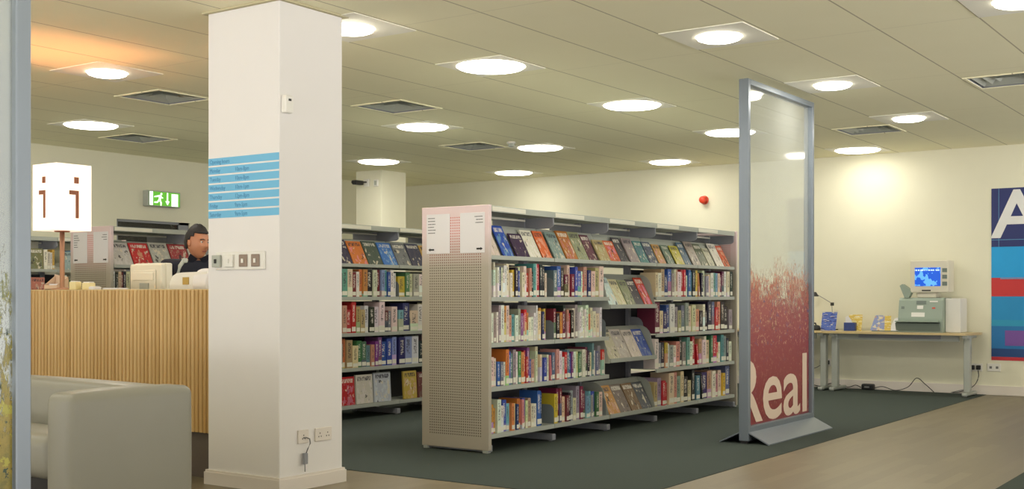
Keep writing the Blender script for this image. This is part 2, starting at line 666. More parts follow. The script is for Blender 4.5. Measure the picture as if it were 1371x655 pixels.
mb.box(WX0 - .1, WX1 + .1, YL + 0.15, YL + 0.55, 1.0, 1.05).box(WX0 - .14, WX0 - .1, YL + 0.15, YL + 0.55, 1.0, 2.4).box(WX1 + .1, WX1 + .14, YL + 0.15, YL + 0.55, 1.0, 2.4)
part('window_reveal', mb, M['void'], win)

# baseboards
mb = MB()
mb.box(XW - 0.015, XW, Y0, YL, 0.004, 0.11)
struct('baseboard_right', mb, M['trim'])
mb = MB()
mb.box(X0, XW, YL - 0.015, YL, 0.004, 0.11)
struct('baseboard_left', mb, M['trim'])

# near pillar: shaft, skirting, collar under the ceiling
PX0, PX1, PY0, PY1 = 4.83, 5.36, 5.0, 5.615
mb = MB()
mb.box(PX0, PX1, PY0, PY1, 0, H, bev=0.004, seg=1)
struct('pillar', mb, M['pillar'])
mb = MB()
e = 0.02
def ring(mb, x0, x1, y0, y1, e, z0, z1):
    mb.prism([(x0 - e, y0 - e), (x1 + e, y0 - e), (x1 + e, y1 + e), (x0 - e, y1 + e)], 'Z', z0, z1)
ring(mb, PX0, PX1, PY0, PY1, 0.018, 0.0, 0.075)
ring(mb, PX0, PX1, PY0, PY1, 0.012, 0.075, 0.088)
struct('trim_1', mb, M['trim'])
mb = MB()
ring(mb, PX0, PX1, PY0, PY1, 0.028, H - 0.012, H - 0.0005)
struct('trim_2', mb, plain('ceiling_trim', srgb(190, 182, 148), 0.8))
# far column
CX0, CX1, CY0, CY1 = 12.2, 12.72, 10.65, 11.12
mb = MB()
mb.box(CX0, CX1, CY0, CY1, 0, H, bev=0.004, seg=1)
struct('pillar.001', mb, M['wall'])


# ================================================================== BOOKCASES
Z_SHELF = [1.445, 1.14, 0.805, 0.483, 0.14]      # tops, from the top shelf down
BAY = 0.853


def bookcase(x0, nb, yf, label, disp_bay=None, double=True, end=True, sheets=True, group=None, flat=False):
    """steel library bookcase, front towards -Y"""
    dep = 0.61 if double else 0.33
    yb = yf + dep
    yc = yf + 0.305
    t = thing('bookcase', (x0, yf + dep / 2, 0), label, 'bookcase', group)
    x1 = x0 + nb * BAY
    for k in range(nb + 1):
        x = x0 + k * BAY
        mb = MB()
        mb.box(x - 0.022, x + 0.022, yc - 0.028, yc + 0.028, 0.05, 1.77)
        part('upright', mb, M['steel_dark'], t)
        mb = MB()
        mb.box(x - 0.025, x + 0.025, yf + 0.005, yb - 0.005, 0.012, 0.062, bev=0.006)
        mb.box(x - 0.012, x + 0.012, yf + 0.03, yf + 0.05, 0.004, 0.012).box(x - 0.012, x + 0.012, yb - 0.05, yb - 0.03, 0.004, 0.012)
        part('foot', mb, M['steel_dark'], t)
        mb = MB()      # canopy arm with a rounded front corner
        prof = [(yf + 0.012, 1.765), (yf + 0.012, 1.71)]
        prof += [(yf + 0.012 + 0.05 * (1 - math.cos(a)), 1.71 - 0.03 * math.sin(a)) for a in [PI / 2 * q / 5 for q in range(1, 6)]]
        prof += [(yc - 0.03, 1.672), (yc - 0.03, 1.765)]
        mb.prism(prof, 'X', x - 0.008, x + 0.008)
        if double:
            mb.prism([(2 * yc - p[0], p[1]) for p in prof], 'X', x - 0.008, x + 0.008)
        part('canopy_arm', mb, M['steel_dark'], t)
    sides = [1, -1] if double else [1]
    for k in range(nb):
        xa, xb = x0 + k * BAY, x0 + (k + 1) * BAY
        hd = MB()
        hd.prism([(yf, 1.762), (yf + 0.012, 1.762), (yf + 0.02, 1.797), (yb - 0.02, 1.797), (yb - 0.012, 1.762), (yb, 1.762), (yb, 1.806), (yf, 1.806)], 'X', xa + 0.002, xb - 0.002)
        h = part('header', hd, M['steel'], t)
        mb = MB()
        mb.box(xa + 0.01, xa + 0.44, yf - 0.004, yf, 1.768, 1.8)
        lb = part('label_strip', mb, M['label'], h)
        mb = MB()
        mb.box(xa + 0.03, xa + 0.03 + random.uniform(.09, .14), yf - 0.0055, yf - 0.004, 1.779, 1.788)
        part('label_text', mb, M['ink'], lb) if False else mb.bm.free()
        mb = MB()
        mb.box(xa + 0.03, xb - 0.03, yc - 0.045, yc - 0.03, 1.738, 1.752)
        part('tie_rail', mb, M['label'], t)
        for sd in sides:
            def Y(y):
                return y if sd == 1 else 2 * yc - y
            dz = Z_SHELF
            if k == disp_bay and sd == 1:
                dz = [Z_SHELF[0]]
            for i, z in enumerate(dz):
                mb = MB()
                if i == 0 and not flat:     # sloping display shelf along the top
                    mb.prism([(Y(yf), z - 0.03), (Y(yf), z), (Y(yf + 0.012), z), (Y(yf + 0.012), z - 0.012), (Y(yf + 0.05), z - 0.012), (Y(yf + 0.05 + 0.13), z + 0.235),
                              (Y(yf + 0.19), z + 0.235), (Y(yf + 0.07), z - 0.02), (Y(yf + 0.07), z - 0.03)], 'X', xa + 0.003, xb - 0.003)
                    part('display_shelf', mb, M['steel'], t)
                else:
                    mb.prism([(Y(yf), z - 0.032), (Y(yf), z), (Y(yc - 0.032), z), (Y(yc - 0.032), z - 0.006), (Y(yf + 0.015), z - 0.006), (Y(yf + 0.015), z - 0.032)], 'X', xa + 0.003, xb - 0.003)
                    part('shelf', mb, M['steel'], t)
        for i, z in enumerate(Z_SHELF[1:]):
            if k == disp_bay:
                continue
            mb = MB()
            mb.box(xa + 0.025, xb - 0.025, yc - 0.008, yc + 0.008, z + 0.0, z + (0.25 if i == 0 else 0.29))
            part('gap_shade_panel', mb, M['gap_shade'], t)  # dark sheet added so the gaps above the books look shaded
        # curved ends of the shelves
        for i, z in enumerate(Z_SHELF):
            for x in (xa + 0.006, xb - 0.008):
                if i == 0 or k == disp_bay:
                    continue
                mb = MB()
                hh = 0.15 if i else 0.2
                pr = [(yf + 0.14, z), (yc - 0.03, z), (yc - 0.03, z + hh), (yf + 0.22, z + hh)]
                pr += [(yf + 0.14 + 0.08 * (1 - math.sin(a)), z + hh - 0.08 * (1 - math.cos(a))) for a in [PI / 2 * q / 4 for q in range(1, 5)]]
                mb.prism(pr, 'X', x, x + 0.002)
                part('shelf_end', mb, M['steel_dark'], t)
        if k == disp_bay:
            for z in (1.07, 0.61, 0.14):
                mb = MB()
                mb.prism([(yf - 0.01, z - 0.03), (yf - 0.01, z + 0.004), (yf + 0.004, z + 0.004), (yf + 0.004, z - 0.012), (yf + 0.05, z - 0.012), (yf + 0.2, z + 0.27),
                          (yf + 0.21, z + 0.262), (yf + 0.065, z - 0.02), (yf + 0.065, z - 0.03)], 'X', xa + 0.012, xb - 0.012)
                part('display_shelf', mb, M['steel'], t)
                for x in (xa + 0.006, xb - 0.01):
                    mb = MB()
                    pr = [(yf + 0.0, z - 0.035), (yc - 0.03, z - 0.035), (yc - 0.03, z + 0.27), (yf + 0.17, z + 0.27)]
                    pr += [(yf + 0.17 - 0.12 * math.sin(a), z + 0.27 - 0.12 * (1 - math.cos(a))) for a in [PI / 2 * q / 5 for q in range(1, 6)]]
                    mb.prism(pr, 'X', x, x + 0.004)
                    part('display_side', mb, M['steel'], t)
            for z in (1.07, .61, .14):
                mb = MB()
                mb.box(xa + 0.03, xb - 0.03, yc + 0.0, yc + 0.01, z, z + 0.27 if z > 1 else z + 0.46)
                part('gap_shade_panel', mb, M['gap_shade'], t)  # added dark sheet, stands in for shade behind the displays
    ends = ([(x0 - 0.04, x0 - 0.004)] if end else []) + [(x1 + 0.03, x1 + 0.06)]
    for xa, xb in ends:
        o = link('end_panel', None, t)
        mb = MB()
        mb.box(-(xb - xa) / 2, (xb - xa) / 2, -dep / 2 - 0.006, dep / 2 + 0.006, 0.025, 1.81, bev=0.004, seg=2)
        COL.objects.unlink(o)
        bpy.data.objects.remove(o)
        o = part('end_panel', mb, M['perforated'], t, local=True)
        o.location = ((xa + xb) / 2 - x0, 0, 0)
        for y in (yf + 0.01, yb - 0.05):
            mb = MB()
            mb.box(xa + 0.002, xb + 0.012, y, y + 0.045, 0.004, 0.075, bev=0.004)
            part('end_foot', mb, M['steel'], t)
    if sheets and end:
        xf = x0 - 0.04
        for (ya, yb2, lines, right) in ((yf + 0.348, yf + 0.568, 6, False), (yf + 0.028, yf + 0.252, 3, True)):
            s = thing('sign_sheet', (xf, (ya + yb2) / 2, 1.46), '%s on the end of the %s' % (
                'white three-line notice with right arrow' if right else 'white six-line notice with left arrow', label.split(',')[0]), 'notice', 'direction notices on bookcase ends')
            mb = MB()
            mb.box(xf - 0.004, xf - 0.0005, ya, yb2, 1.462, 1.757, bev=0.0015, seg=1)
            part('sheet', mb, M['sheet'], s)
            mb = MB()
            for q in range(lines):
                z = 1.727 - q * 0.022
                wlen = random.uniform(0.05, 0.085)
                y = yb2 - 0.016 if not right else ya + 0.016 + wlen
                px_ = 0
                while px_ < wlen:
                    w = min(random.uniform(0.006, 0.016), wlen - px_)
                    mb.box(xf - 0.005, xf - 0.004, y - px_ - w, y - px_, z - 0.0035, z + 0.0035)
                    px_ += w + 0.003
            part('text_lines', mb, M['ink'], s)
            mb = MB()
            yc2 = yb2 - 0.045 if not right else ya + 0.045
            sg = 1 if not right else -1
            zc = 1.492
            mb.prism([(yc2 + sg * 0.028, zc), (yc2 + sg * 0.008, zc + 0.012), (yc2 + sg * 0.008, zc + 0.006), (yc2 - sg * 0.028, zc + 0.006), (yc2 - sg * 0.028, zc - 0.006), (yc2 + sg * 0.008, zc - 0.006), (yc2 + sg * 0.008, zc - 0.012)], 'X', xf - 0.005, xf - 0.004)
            part('arrow', mb, M['ink_dark'], s)
    return t


A_X, A_Y = 6.91, 4.98
B_X, B_Y = 6.975, 7.35
C_X, C_Y = 6.955, 9.41
D_X, D_Y = 6.2, 11.70
bookcase(A_X, 5, A_Y, 'central bookcase, long grey steel double-sided unit facing the open floor', disp_bay=2)
bookcase(B_X, 4, B_Y, 'middle bookcase, grey steel unit between the white pillar and central bookcase')
bookcase(C_X, 2, C_Y, 'magazine bookcase, grey steel unit behind the staff counter, below the exit sign')
bookcase(D_X, 3, D_Y, 'wall bookcase, low grey steel unit against the left wall behind the lamp', double=False, end=False, flat=True)

# ------------------------------------------------------------------ books
PAL = {'W': ((222, 218, 206), 'white'), 'C': ((214, 203, 170), 'cream'), 'G': ((150, 148, 146), 'grey'), 'S': ((104, 116, 134), 'slate blue'), 'K': ((36, 36, 42), 'black'),
       'N': ((40, 48, 96), 'navy'), 'B': ((58, 84, 160), 'blue'), 'L': ((126, 164, 190), 'pale blue'), 'T': ((96, 148, 146), 'teal'), 'R': ((190, 44, 50), 'red'),
       'D': ((112, 36, 50), 'maroon'), 'O': ((204, 132, 66), 'orange'), 'Y': ((208, 178, 62), 'yellow'), 'E': ((72, 122, 78), 'green'), 'P': ((126, 60, 130), 'purple'),
       'M': ((204, 136, 124), 'salmon pink'), 'H': ((182, 156, 112), 'tan'), 'V': ((170, 166, 190), 'lilac')}


def book_meshes():
    c = MB()     # cover: spine and two boards round the pages, unit box
    t = 0.09
    c.prism([(0, 0), (1, 0), (1, 1), (1 - t, 1), (1 - t, 0.03), (t, 0.03), (t, 1), (0, 1)], 'Z', 0, 1)
    p = MB()
    p.box(t + 0.004, 1 - t - 0.004, 0.034, 0.97, 0.012, 0.985)
    l = MB()
    l.box(0.06, 0.94, -0.006, -0.0005, 0.05, 0.2)
    return c.mesh('book_cover', M['spine']), p.mesh('page_block', M['paper']), l.mesh('spine_label', M['label'])


BK_C, BK_P, BK_L = book_meshes()
proto = None
ORD = ['first', 'second', 'third', 'fourth', 'fifth', 'sixth', 'seventh', 'eighth', 'ninth', 'tenth', 'eleventh', 'twelfth', 'thirteenth', 'fourteenth', 'fifteenth', 'sixteenth',
       'seventeenth', 'eighteenth', 'nineteenth', 'twentieth', 'twenty-first', 'twenty-second', 'twenty-third', 'twenty-fourth', 'twenty-fifth', 'twenty-sixth', 'twenty-seventh', 'twenty-eighth']
ROWN = ['top', 'second', 'third', 'fourth', 'bottom']


def jit(c, a=14):
    return tuple(max(4, min(250, v + random.uniform(-a, a))) for v in c)


def make_book(loc, th, dp, ht, colour, label, group, lean=0.0, tagged=True):
    global proto
    if proto is None:
        r = link('book', BK_C)
        link('page_block', BK_P, r)
        link('spine_label', BK_L, r)
        proto = r
        b = r
    else:
        b = proto.copy()
        COL.objects.link(b)
        for ch in proto.children:
            if ch.name.startswith('spine_label') and not tagged:
                continue
            q = ch.copy()
            q.parent = b
            COL.objects.link(q)
    b.location = loc
    b.scale = (th, dp, ht)
    b.rotation_euler = (0, lean, 0)
    col = srgb(*colour)
    b.color = col
    tag(b, label, 'book', group)
    return b


def fill(seq, xa, xb, yf, z, hmax, case, bay, row, group, hs=None, y_in=0.014, start=0, last=0.0):
    """books along one shelf. '.' leaves a gap, '|' a bookend, a lower-case letter leans to the right of its neighbour"""
    toks = []
    for ch in seq:
        if ch == ' ':
            continue
        if ch == '.':
            toks.append((ch, 0.5))
        elif ch == '|':
            toks.append((ch, 0.12))
        else:
            toks.append((ch, random.uniform(0.7, 1.5)))
    fixed = 0.012 * sum(1 for c in toks if c[0] == '|')
    tot = sum(w for c, w in toks if c != '|')
    unit = (xb - xa - fixed - 0.0012 * len(toks)) / tot
    x = xa
    k = start
    nb = None
    for ch, w in toks:
        if ch == '|':
            bookend(x + 0.004, yf, z, case, bay, row)
            x += 0.012
            continue
        wd = w * unit
        if ch in 'OMRHSG' and random.random() < 0.2:
            ch = random.choice('WWC')
        if ch == '.':
            x += wd
            continue
        c, cn = PAL[ch.upper()]
        dp = random.uniform(0.15, 0.2)
        ht = min(hmax, random.choice([0.2, 0.215, 0.225, 0.235, 0.245, 0.26]) * random.uniform(0.95, 1.05))
        if hs:
            ht = min(hmax, hs * random.choice([0.84, 0.92, 0.97, 1.0, 1.06, 1.14, 1.24]) * random.uniform(0.97, 1.03))
        size = 'thin' if wd < 0.026 else 'thick' if wd > 0.042 else 'medium'
        lean = 0.0
        xx = x
        wd2 = wd
        if ch.islower():
            lean = -math.atan2(wd * 0.5, ht)
            wd2 = wd * 0.5 * math.cos(lean)
            xx = x + ht * math.sin(-lean)
            zz = z + 0.0005
        else:
            zz = z + 0.0005
        side = 'from the left' 
        lab = '%s %s %s, %s %s, %s shelf, %s bay, %s' % (size, cn, 'book leaning' if lean else 'book', ORD[k], side, ROWN[row], ORD[bay], case)
        make_book((xx, yf + y_in + random.uniform(0, 0.026), zz), wd2, dp, ht, jit(c), lab, group, lean)
        x += wd + 0.0012
        k += 1
    return k


def bookend_mesh():
    mb = MB()
    pr = [(0.0, 0.0), (0.12, 0.0), (0.12, 0.15)]
    pr += [(0.05 - 0.05 * math.sin(a), 0.15 - 0.05 * (1 - math.cos(a))) for a in [PI / 2 * q / 6 for q in range(0, 7)]]
    mb.prism(pr, 'X', 0.0, 0.002)
    mb.box(0.002, 0.004, 0.0, 0.12, 0.0, 0.003)
    return mb.mesh('bookend', M['bookend'])


BE = bookend_mesh()


def bookend(x, yf, z, case, bay, row):
    o = link('bookend', BE)
    o.location = (x, yf + 0.02, z + 0.0005)
    tag(o, 'grey steel bookend with rounded corner, %s shelf, %s bay, %s' % (ROWN[row], ORD[bay], case), 'bookend', 'bookends on the shelves')


CA = 'central bookcase'
g = 'books on the central bookcase'
SEQ_A = {
    (0, 1): 'G W C W N C W W C W Y K B C C W R M K T M R K K C .....', (1, 1): '| S B K D C D B B R R M N C H C ..',
    (0, 2): 'C O G W G W O O M T W G P M R O G S W W C O N Y .....', (1, 2): '| D K O D K M R K W G W W H H O O M C C M .... |',
    (0, 3): 'M O C B S O O B S G W E O R R P B M C R S W B G O m', (1, 3): 'S M R W R S B P W C E E W D K S T W S G R W',
    (0, 4): 'O O W W B L O O N O M B O H C W B N ......', (1, 4): '| Y D D C D K G C G D D L L G B E H ... |',
    (3, 1): 'C W H N B G S H W R R S B L K', (4, 1): 'Y o K C G C W T L C D D W C K',
    (3, 2): 'D C N B W G H S G C C', (4, 2): 'M K W K K S R M K K . G',
    (3, 3): 'H G K Y S G G M K G T W R', (4, 3): 'r H S R C E R R R T G K M',
    (3, 4): 'H G R R C M G C K C K', (4, 4): 'T k N H H M C Y .  S .',
}
for (b, r), s in SEQ_A.items():
    z = Z_SHELF[r]
    hm = Z_SHELF[r - 1] - z - 0.05
    fill(s, A_X + b * BAY + 0.012, A_X + (b + 1) * BAY - 0.012, A_Y, z, hm, CA, b, r, g, hs=0.215 if b < 2 else 0.24)
CB = 'middle bookcase'
g = 'books on the middle bookcase'
SEQ_B = {
    (1, 1): 'K T C D R O O K M D L T B W W', (2, 1): '| Y E C G W C G W C W H',
    (1, 2): 'c M R R H H W K W W D S W', (2, 2): 'L N | C W G C H G G',
    (1, 3): 'G O H C E E T M P P B B L', (2, 3): 'N L W K H G C W G',
}
for (b, r), s in SEQ_B.items():
    z = Z_SHELF[r]
    fill(s, B_X + b * BAY + 0.012, B_X + (b + 1) * BAY - 0.012, B_Y, z, Z_SHELF[r - 1] - z - 0.05, CB, b, r, g, hs=0.24)
fill('W K C D K C', C_X + 0.012, C_X + 0.2, C_Y, Z_SHELF[1], 0.24, 'magazine bookcase', 0, 1, 'books on the magazine bookcase')
fill('B Y C T C C', D_X + 1.72, D_X + 2.02, D_Y, Z_SHELF[0] + 0.0, 0.24, 'wall bookcase', 2, 0, 'books on the wall bookcase') if False else None


# ------------------------------------------------------------------ face-out magazines and display books
def mag_meshes():
    c = MB()
    c.box(0, 1, 0, 0.3, 0, 1)
    c.box(0, 1, 0.7, 1, 0, 1)
    c.box(0, 0.02, 0.3, 0.7, 0, 1)
    p = MB()
    p.box(0.024, 0.985, 0.32, 0.68, 0.01, 0.99)
    return c.mesh('magazine_cover', M['cover']), p.mesh('page_block', M['paper'])


MG_C, MG_P = mag_meshes()
mproto = {}


def magazine(name, loc, w, th, ht, colour, label, cat, group, tilt=0.45, rz=0.0):
    if name not in mproto:
        r = link(name, MG_C)
        link('page_block', MG_P, r)
        mproto[name] = r
        b = r
    else:
        b = mproto[name].copy()
        COL.objects.link(b)
        for ch in mproto[name].children:
            q = ch.copy()
            q.parent = b
            COL.objects.link(q)
    b.location = loc
    b.scale = (w, th, ht)
    b.rotation_euler = (-tilt, 0, rz)
    b.color = srgb(*colour)
    tag(b, label, cat, group)
    return b


TOPA = [((206, 200, 186), 'white and grey'), ((44, 72, 170), 'bright blue'), ((64, 34, 62), 'dark purple'), ((222, 214, 198), 'white framed'), ((214, 112, 50), 'orange'), ((130, 150, 146), 'grey green'), ((182, 110, 48), 'brown and gold'),
        ((150, 150, 112), 'olive'), ((98, 54, 58), 'maroon'), ((172, 166, 112), 'sage yellow'), ((206, 90, 44), 'red orange'), ((60, 64, 74), 'charcoal'), ((150, 146, 136), 'pale grey'), ((60, 120, 124), 'teal'), ((84, 84, 110), 'blue grey'),
        ((190, 150, 84), 'tan'), ((108, 116, 104), 'moss grey'), ((196, 176, 70), 'yellow'), ((60, 84, 116), 'steel blue'), ((166, 164, 140), 'stone'), ((100, 108, 88), 'dark sage'), ((176, 186, 160), 'pale green'), ((220, 214, 200), 'white'), ((206, 84, 52), 'vermilion')]
x = A_X + 0.015
wtot = 5 * BAY - 0.03
n = len(TOPA)
step = wtot / n
for i, (c, cn) in enumerate(TOPA):
    b = int((x - A_X) / BAY)
    magazine('magazine', (x, A_Y + 0.018 + random.uniform(0, .004), Z_SHELF[0] - 0.004), step - 0.006 - random.choice([0, 0, .015, .035]), random.choice([0.006, 0.008, 0.012]), random.choice([0.205, 0.225, 0.245, 0.265]), jit(c, 8),
             '%s magazine on top shelf of central bookcase, %s from left end' % (cn, ORD[i]), 'magazine', 'magazines along the top of the central bookcase', 0.48)
    x += step
DISP = {1.07: [((196, 210, 214), 'pale blue and white'), ((196, 184, 150), 'cream and brown'), ((140, 150, 112), 'sage'), ((62, 54, 66), 'dark grey'), ((216, 74, 40), 'bright red')],
        0.61: [((186, 178, 150), 'cream and yellow'), ((172, 168, 160), 'silver grey'), ((196, 190, 172), 'ivory and peach'), ((44, 74, 156), 'royal blue')],
        0.14: [((186, 140, 66), 'tan and gold'), ((112, 108, 98), 'olive grey'), ((124, 84, 58), 'brown'), ((70, 78, 84), 'charcoal and white')]}
DN = {1.07: 'upper', 0.61: 'middle', 0.14: 'lowest'}
for z, lst in DISP.items():
    st = (BAY - 0.07) / len(lst)
    for i, (c, cn) in enumerate(lst):
        magazine('magazine', (A_X + 2 * BAY + 0.035 + i * st, A_Y + 0.012 + 0.004 * (i % 2), z - 0.005), st - 0.008, 0.007, random.uniform(0.25, 0.285), jit(c, 6),
                 '%s magazine on the %s sloping display shelf of central bookcase' % (cn, DN[z]), 'magazine', 'magazines on the sloping displays', 0.485)
TOPB = [((60, 52, 84), 'violet'), ((214, 124, 60), 'sunset orange'), ((74, 92, 84), 'dark green'), ((66, 124, 190), 'sky blue'), ((120, 128, 130), 'misty grey'), ((70, 70, 84), 'dark slate'), ((206, 168, 90), 'cream and gold'), ((150, 60, 56), 'brick red')]
for i, (c, cn) in enumerate(TOPB):
    magazine('magazine', (B_X + BAY + 0.02 + i * 0.212, B_Y + 0.018, Z_SHELF[0] - 0.004), 0.2, 0.008, random.uniform(0.235, 0.256), jit(c, 6),
             '%s magazine facing out on the top shelf of middle bookcase' % cn, 'magazine', 'magazines along the top of the middle bookcase', 0.48)
TOPC = [((196, 190, 182), 'white with a portrait'), ((196, 40, 44), 'red'), ((176, 176, 168), 'pale portrait'), ((170, 60, 58), 'crimson and blue'), ((206, 202, 180), 'cream lettered'), ((150, 156, 164), 'silver'), ((90, 90, 100), 'dark blue grey')]
for i, (c, cn) in enumerate(TOPC):
    magazine('magazine', (C_X + 0.02 + i * 0.235, C_Y + 0.018, Z_SHELF[0] - 0.004), 0.222, 0.008, random.uniform(0.245, 0.262), jit(c, 4),
             '%s magazine facing out on the bookcase behind the counter' % cn, 'magazine', 'magazines behind the counter', 0.48)
# upright face-out books: bottom shelf of the middle bookcase, last bay of the central one, wall bookcase
for i, (xo, w, h_, c, cn) in enumerate([(0.90, 0.2, 0.26, (186, 40, 44), 'red picture'), (1.12, 0.23, 0.27, (206, 200, 186), 'white photo-grid'), (1.37, 0.24, 0.28, (188, 192, 200), 'silver and red car'), (1.80, 0.2, 0.27, (196, 170, 80), 'yellow patterned'), (2.02, 0.2, 0.25, (110, 60, 60), 'maroon')]):
    magazine('display_book', (B_X + xo, B_Y + 0.02, Z_SHELF[4] + 0.003), w, 0.018, h_, c, '%s book standing face out on the bottom shelf of middle bookcase' % cn, 'book', 'face-out books on the middle bookcase', 0.06)
magazine('display_book', (A_X + 4 * BAY + 0.615, A_Y + 0.03, Z_SHELF[4] + 0.001), 0.11, 0.012, 0.2, (206, 186, 96), 'small yellow face book on the bottom shelf at the far end', 'book', 'face-out books on the central bookcase', 0.06) if False else None
for i, (xo, w, h_, z, c, cn) in enumerate([(1.385, 0.165, 0.225, Z_SHELF[0], (120, 118, 74), 'olive landscape'), (1.80, 0.12, 0.2, Z_SHELF[0], (150, 170, 166), 'grey green'), (1.40, 0.17, 0.21, Z_SHELF[1], (196, 120, 100), 'white and red')]):
    magazine('display_book', (D_X + xo, D_Y + 0.03, z + 0.003), w, 0.02, h_, c, '%s book standing face out on the wall bookcase behind the lamp' % cn, 'book', 'books on the wall bookcase', 0.06)
fill('B H', D_X + 1.31, D_X + 1.38, D_Y, Z_SHELF[0], 0.22, 'wall bookcase', 1, 0, 'books on the wall bookcase', hs=0.22)
fill('H C W Y', D_X + 1.56, D_X + 1.69, D_Y, Z_SHELF[0], 0.22, 'wall bookcase', 1, 0, 'books on the wall bookcase', hs=0.2, start=2)
fill('L W C', D_X + 1.925, D_X + 2.03, D_Y, Z_SHELF[0], 0.22, 'wall bookcase', 2, 0, 'books on the wall bookcase', hs=0.2)
fill('W C E W C', D_X + 1.80, D_X + 1.98, D_Y, Z_SHELF[1], 0.24, 'wall bookcase', 2, 1, 'books on the wall bookcase', hs=0.22)


# ================================================================== GLASS SCREENS
def screen(x0, x1, y, zt, zb, label, film, fname, po=0.0, w=0.042):
    t = thing('glass_screen', ((x0 + x1) / 2, y, 0), label, 'screen')
    d = 0.04
    for x in (x0, x1 - w):
        mb = MB()
        mb.box(x, x + w, y - d, y + d, zb - 0.09, zt, bev=0.003, seg=1)
        part('post', mb, M['alu'], t)
    mb = MB()
    mb.box(x0 + w, x1 - w, y - d, y + d, zt - 0.045, zt - 0.001, bev=0.003, seg=1)
    part('top_rail', mb, M['alu'], t)
    mb = MB()
    mb.box(x0 + w, x1 - w, y - d, y + d, zb - 0.09, zb + 0.02, bev=0.003, seg=1)
    part('bottom_rail', mb, M['alu'], t)
    mb = MB()
    mb.box(x0 + w, x1 - w, y + po - 0.004, y + po + 0.004, zb + 0.02, zt - 0.045)
    gl = part('glass_pane', mb, M['glass'], t)
    mb = MB()
    mb.box(x0 + w + 0.001, x1 - w - 0.001, y + po - 0.0055, y + po - 0.0042, zb + 0.021, zt - 0.25)
    part(fname, mb, film, gl)
    # tent-shaped foot
    mb = MB()
    mb.prism([(y - 0.2, 0.004), (y - 0.036, 0.085), (y - 0.036, 0.095), (y - 0.205, 0.012), (y - 0.205, 0.004)], 'X', x0 + 0.005, x1 - 0.005)
    mb.prism([(y + 0.2, 0.004), (y + 0.036, 0.085), (y + 0.036, 0.095), (y + 0.205, 0.012), (y + 0.205, 0.004)], 'X', x0 + 0.005, x1 - 0.005)
    part('sloping_foot', mb, M['alu'], t)
    mb = MB()
    mb.box(x0 + 0.006, x1 - 0.006, y - 0.03, y + 0.03, 0.004, zb - 0.09)
    part('foot_core', mb, M['black'], t)
    return t, gl


scr, gl = screen(8.47, 9.885, 3.70, 2.83, 0.115, 'tall glass screen with red graphic and large white lettering beside central bookcase', M['film_red'], 'printed_film')
gx0 = 8.47 + 0.043
mb = text_mb('Real', 0.715, 0.001, lambda u, v, w: Vector((gx0 - 0.155 + u, 3.694 - w, 0.16 + v)), xs=1.0, offset=0.008)
us = [v.co.x for v in mb.bm.verts]
u0, u1 = min(us), max(us)
for v in mb.bm.verts:
    v.co.x = (gx0 - 0.20) + (v.co.x - u0) / (u1 - u0) * (9.795 - (gx0 - 0.20))
geom = mb.bm.verts[:] + mb.bm.edges[:] + mb.bm.faces[:]
bmesh.ops.bisect_plane(mb.bm, geom=geom, plane_co=(gx0, 0, 0), plane_no=(-1, 0, 0), clear_outer=True)
part('lettering', mb, M['letter'], gl, label='pale letters Real')
screen(0.13, 1.530, 2.40, 2.83, 0.115, 'glass screen in grey metal frame with green and yellow graphic, cut by the photo edge', M['film_green'], 'printed_film', -0.02, 0.037)


# ================================================================== STAFF COUNTER
t = thing('reception_counter', (5.1, 7.2, 0), 'staff counter fronted with vertical pale wood slats behind the white sofa', 'counter')
cy0, cy1 = 5.64, 10.2
mb = MB()
y = cy0
prof = [(0.0, 0.001), (-0.008, 0.003), (-0.014, 0.009), (-0.016, 0.0165), (-0.014, 0.024), (-0.008, 0.030), (0.0, 0.032)]
while y < cy1 - 0.03:
    mb.prism([(4.945 + a, y + b) for a, b in prof] + [(4.955, y + 0.032), (4.955, y + 0.001)], 'Z', 0.29, 1.186)
    y += 0.038
mb.box(4.953, 4.985, cy0, cy1, 0.292, 1.17)
part('slatted_front', mb, M['slats'], t)
mb = MB()
mb.box(4.948, 5.27, cy0, cy1, 1.168, 1.192, bev=0.003, seg=1)
part('counter_top', mb, M['beech'], t)
mb = MB()
mb.box(4.985, 5.25, cy0, cy1, 0.292, 1.168)
part('counter_body', mb, M['beech'], t)
mb = MB()
mb.box(4.975, 5.25, cy0 + 0.03, cy1, 0.0, 0.292)
part('plinth', mb, M['plinth'], t)
mb = MB()
mb.box(5.25, 5.62, cy0 + 0.02, cy1, 0.92, 0.945)
mb.box(5.58, 5.60, cy0 + 0.02, cy0 + 0.05, 0.004, 0.92).box(5.58, 5.6, 7.9, 7.93, 0.004, 0.92).box(5.58, 5.6, cy1 - 0.05, cy1, 0.004, 0.92)
part('staff_worktop', mb, M['beech'], t)

# information lamp on the counter
LX, LY, LH = 5.02, 7.375, 0.14
LZ0, LZ1 = 1.61, 2.075
t = thing('information_lamp', (LX, LY, 1.192), 'lit square white lamp marked with letter i on a pole on the staff counter', 'lamp')
mb = MB()
mb.lathe([(0.07, 1.192), (0.07, 1.2), (0.03, 1.206), (0.017, 1.212), (0.017, LZ0 + 0.02)], (LX, LY, 0), 20)
part('pole', mb, M['copper'], t)
mb = MB()
for a, b, c, d in ((LX - LH, LX - LH + .006, LY - LH, LY + LH), (LX + LH - .006, LX + LH, LY - LH, LY + LH), (LX - LH + .006, LX + LH - .006, LY - LH, LY - LH + .006), (LX - LH + .006, LX + LH - .006, LY + LH - .006, LY + LH)):
    mb.box(a, b, c, d, LZ0, LZ1)
mb.box(LX - LH + .006, LX + LH - .006, LY - LH + .006, LY + LH - .006, LZ0, LZ0 + 0.006)
shade_m = NT('glowing_acrylic')
shade_m.setb(srgb(250, 240, 226), 0.4)
shade_m.b.inputs['Emission Color'].default_value = (1.0, 0.86, 0.72, 1)
shade_m.b.inputs['Emission Strength'].default_value = 0.5
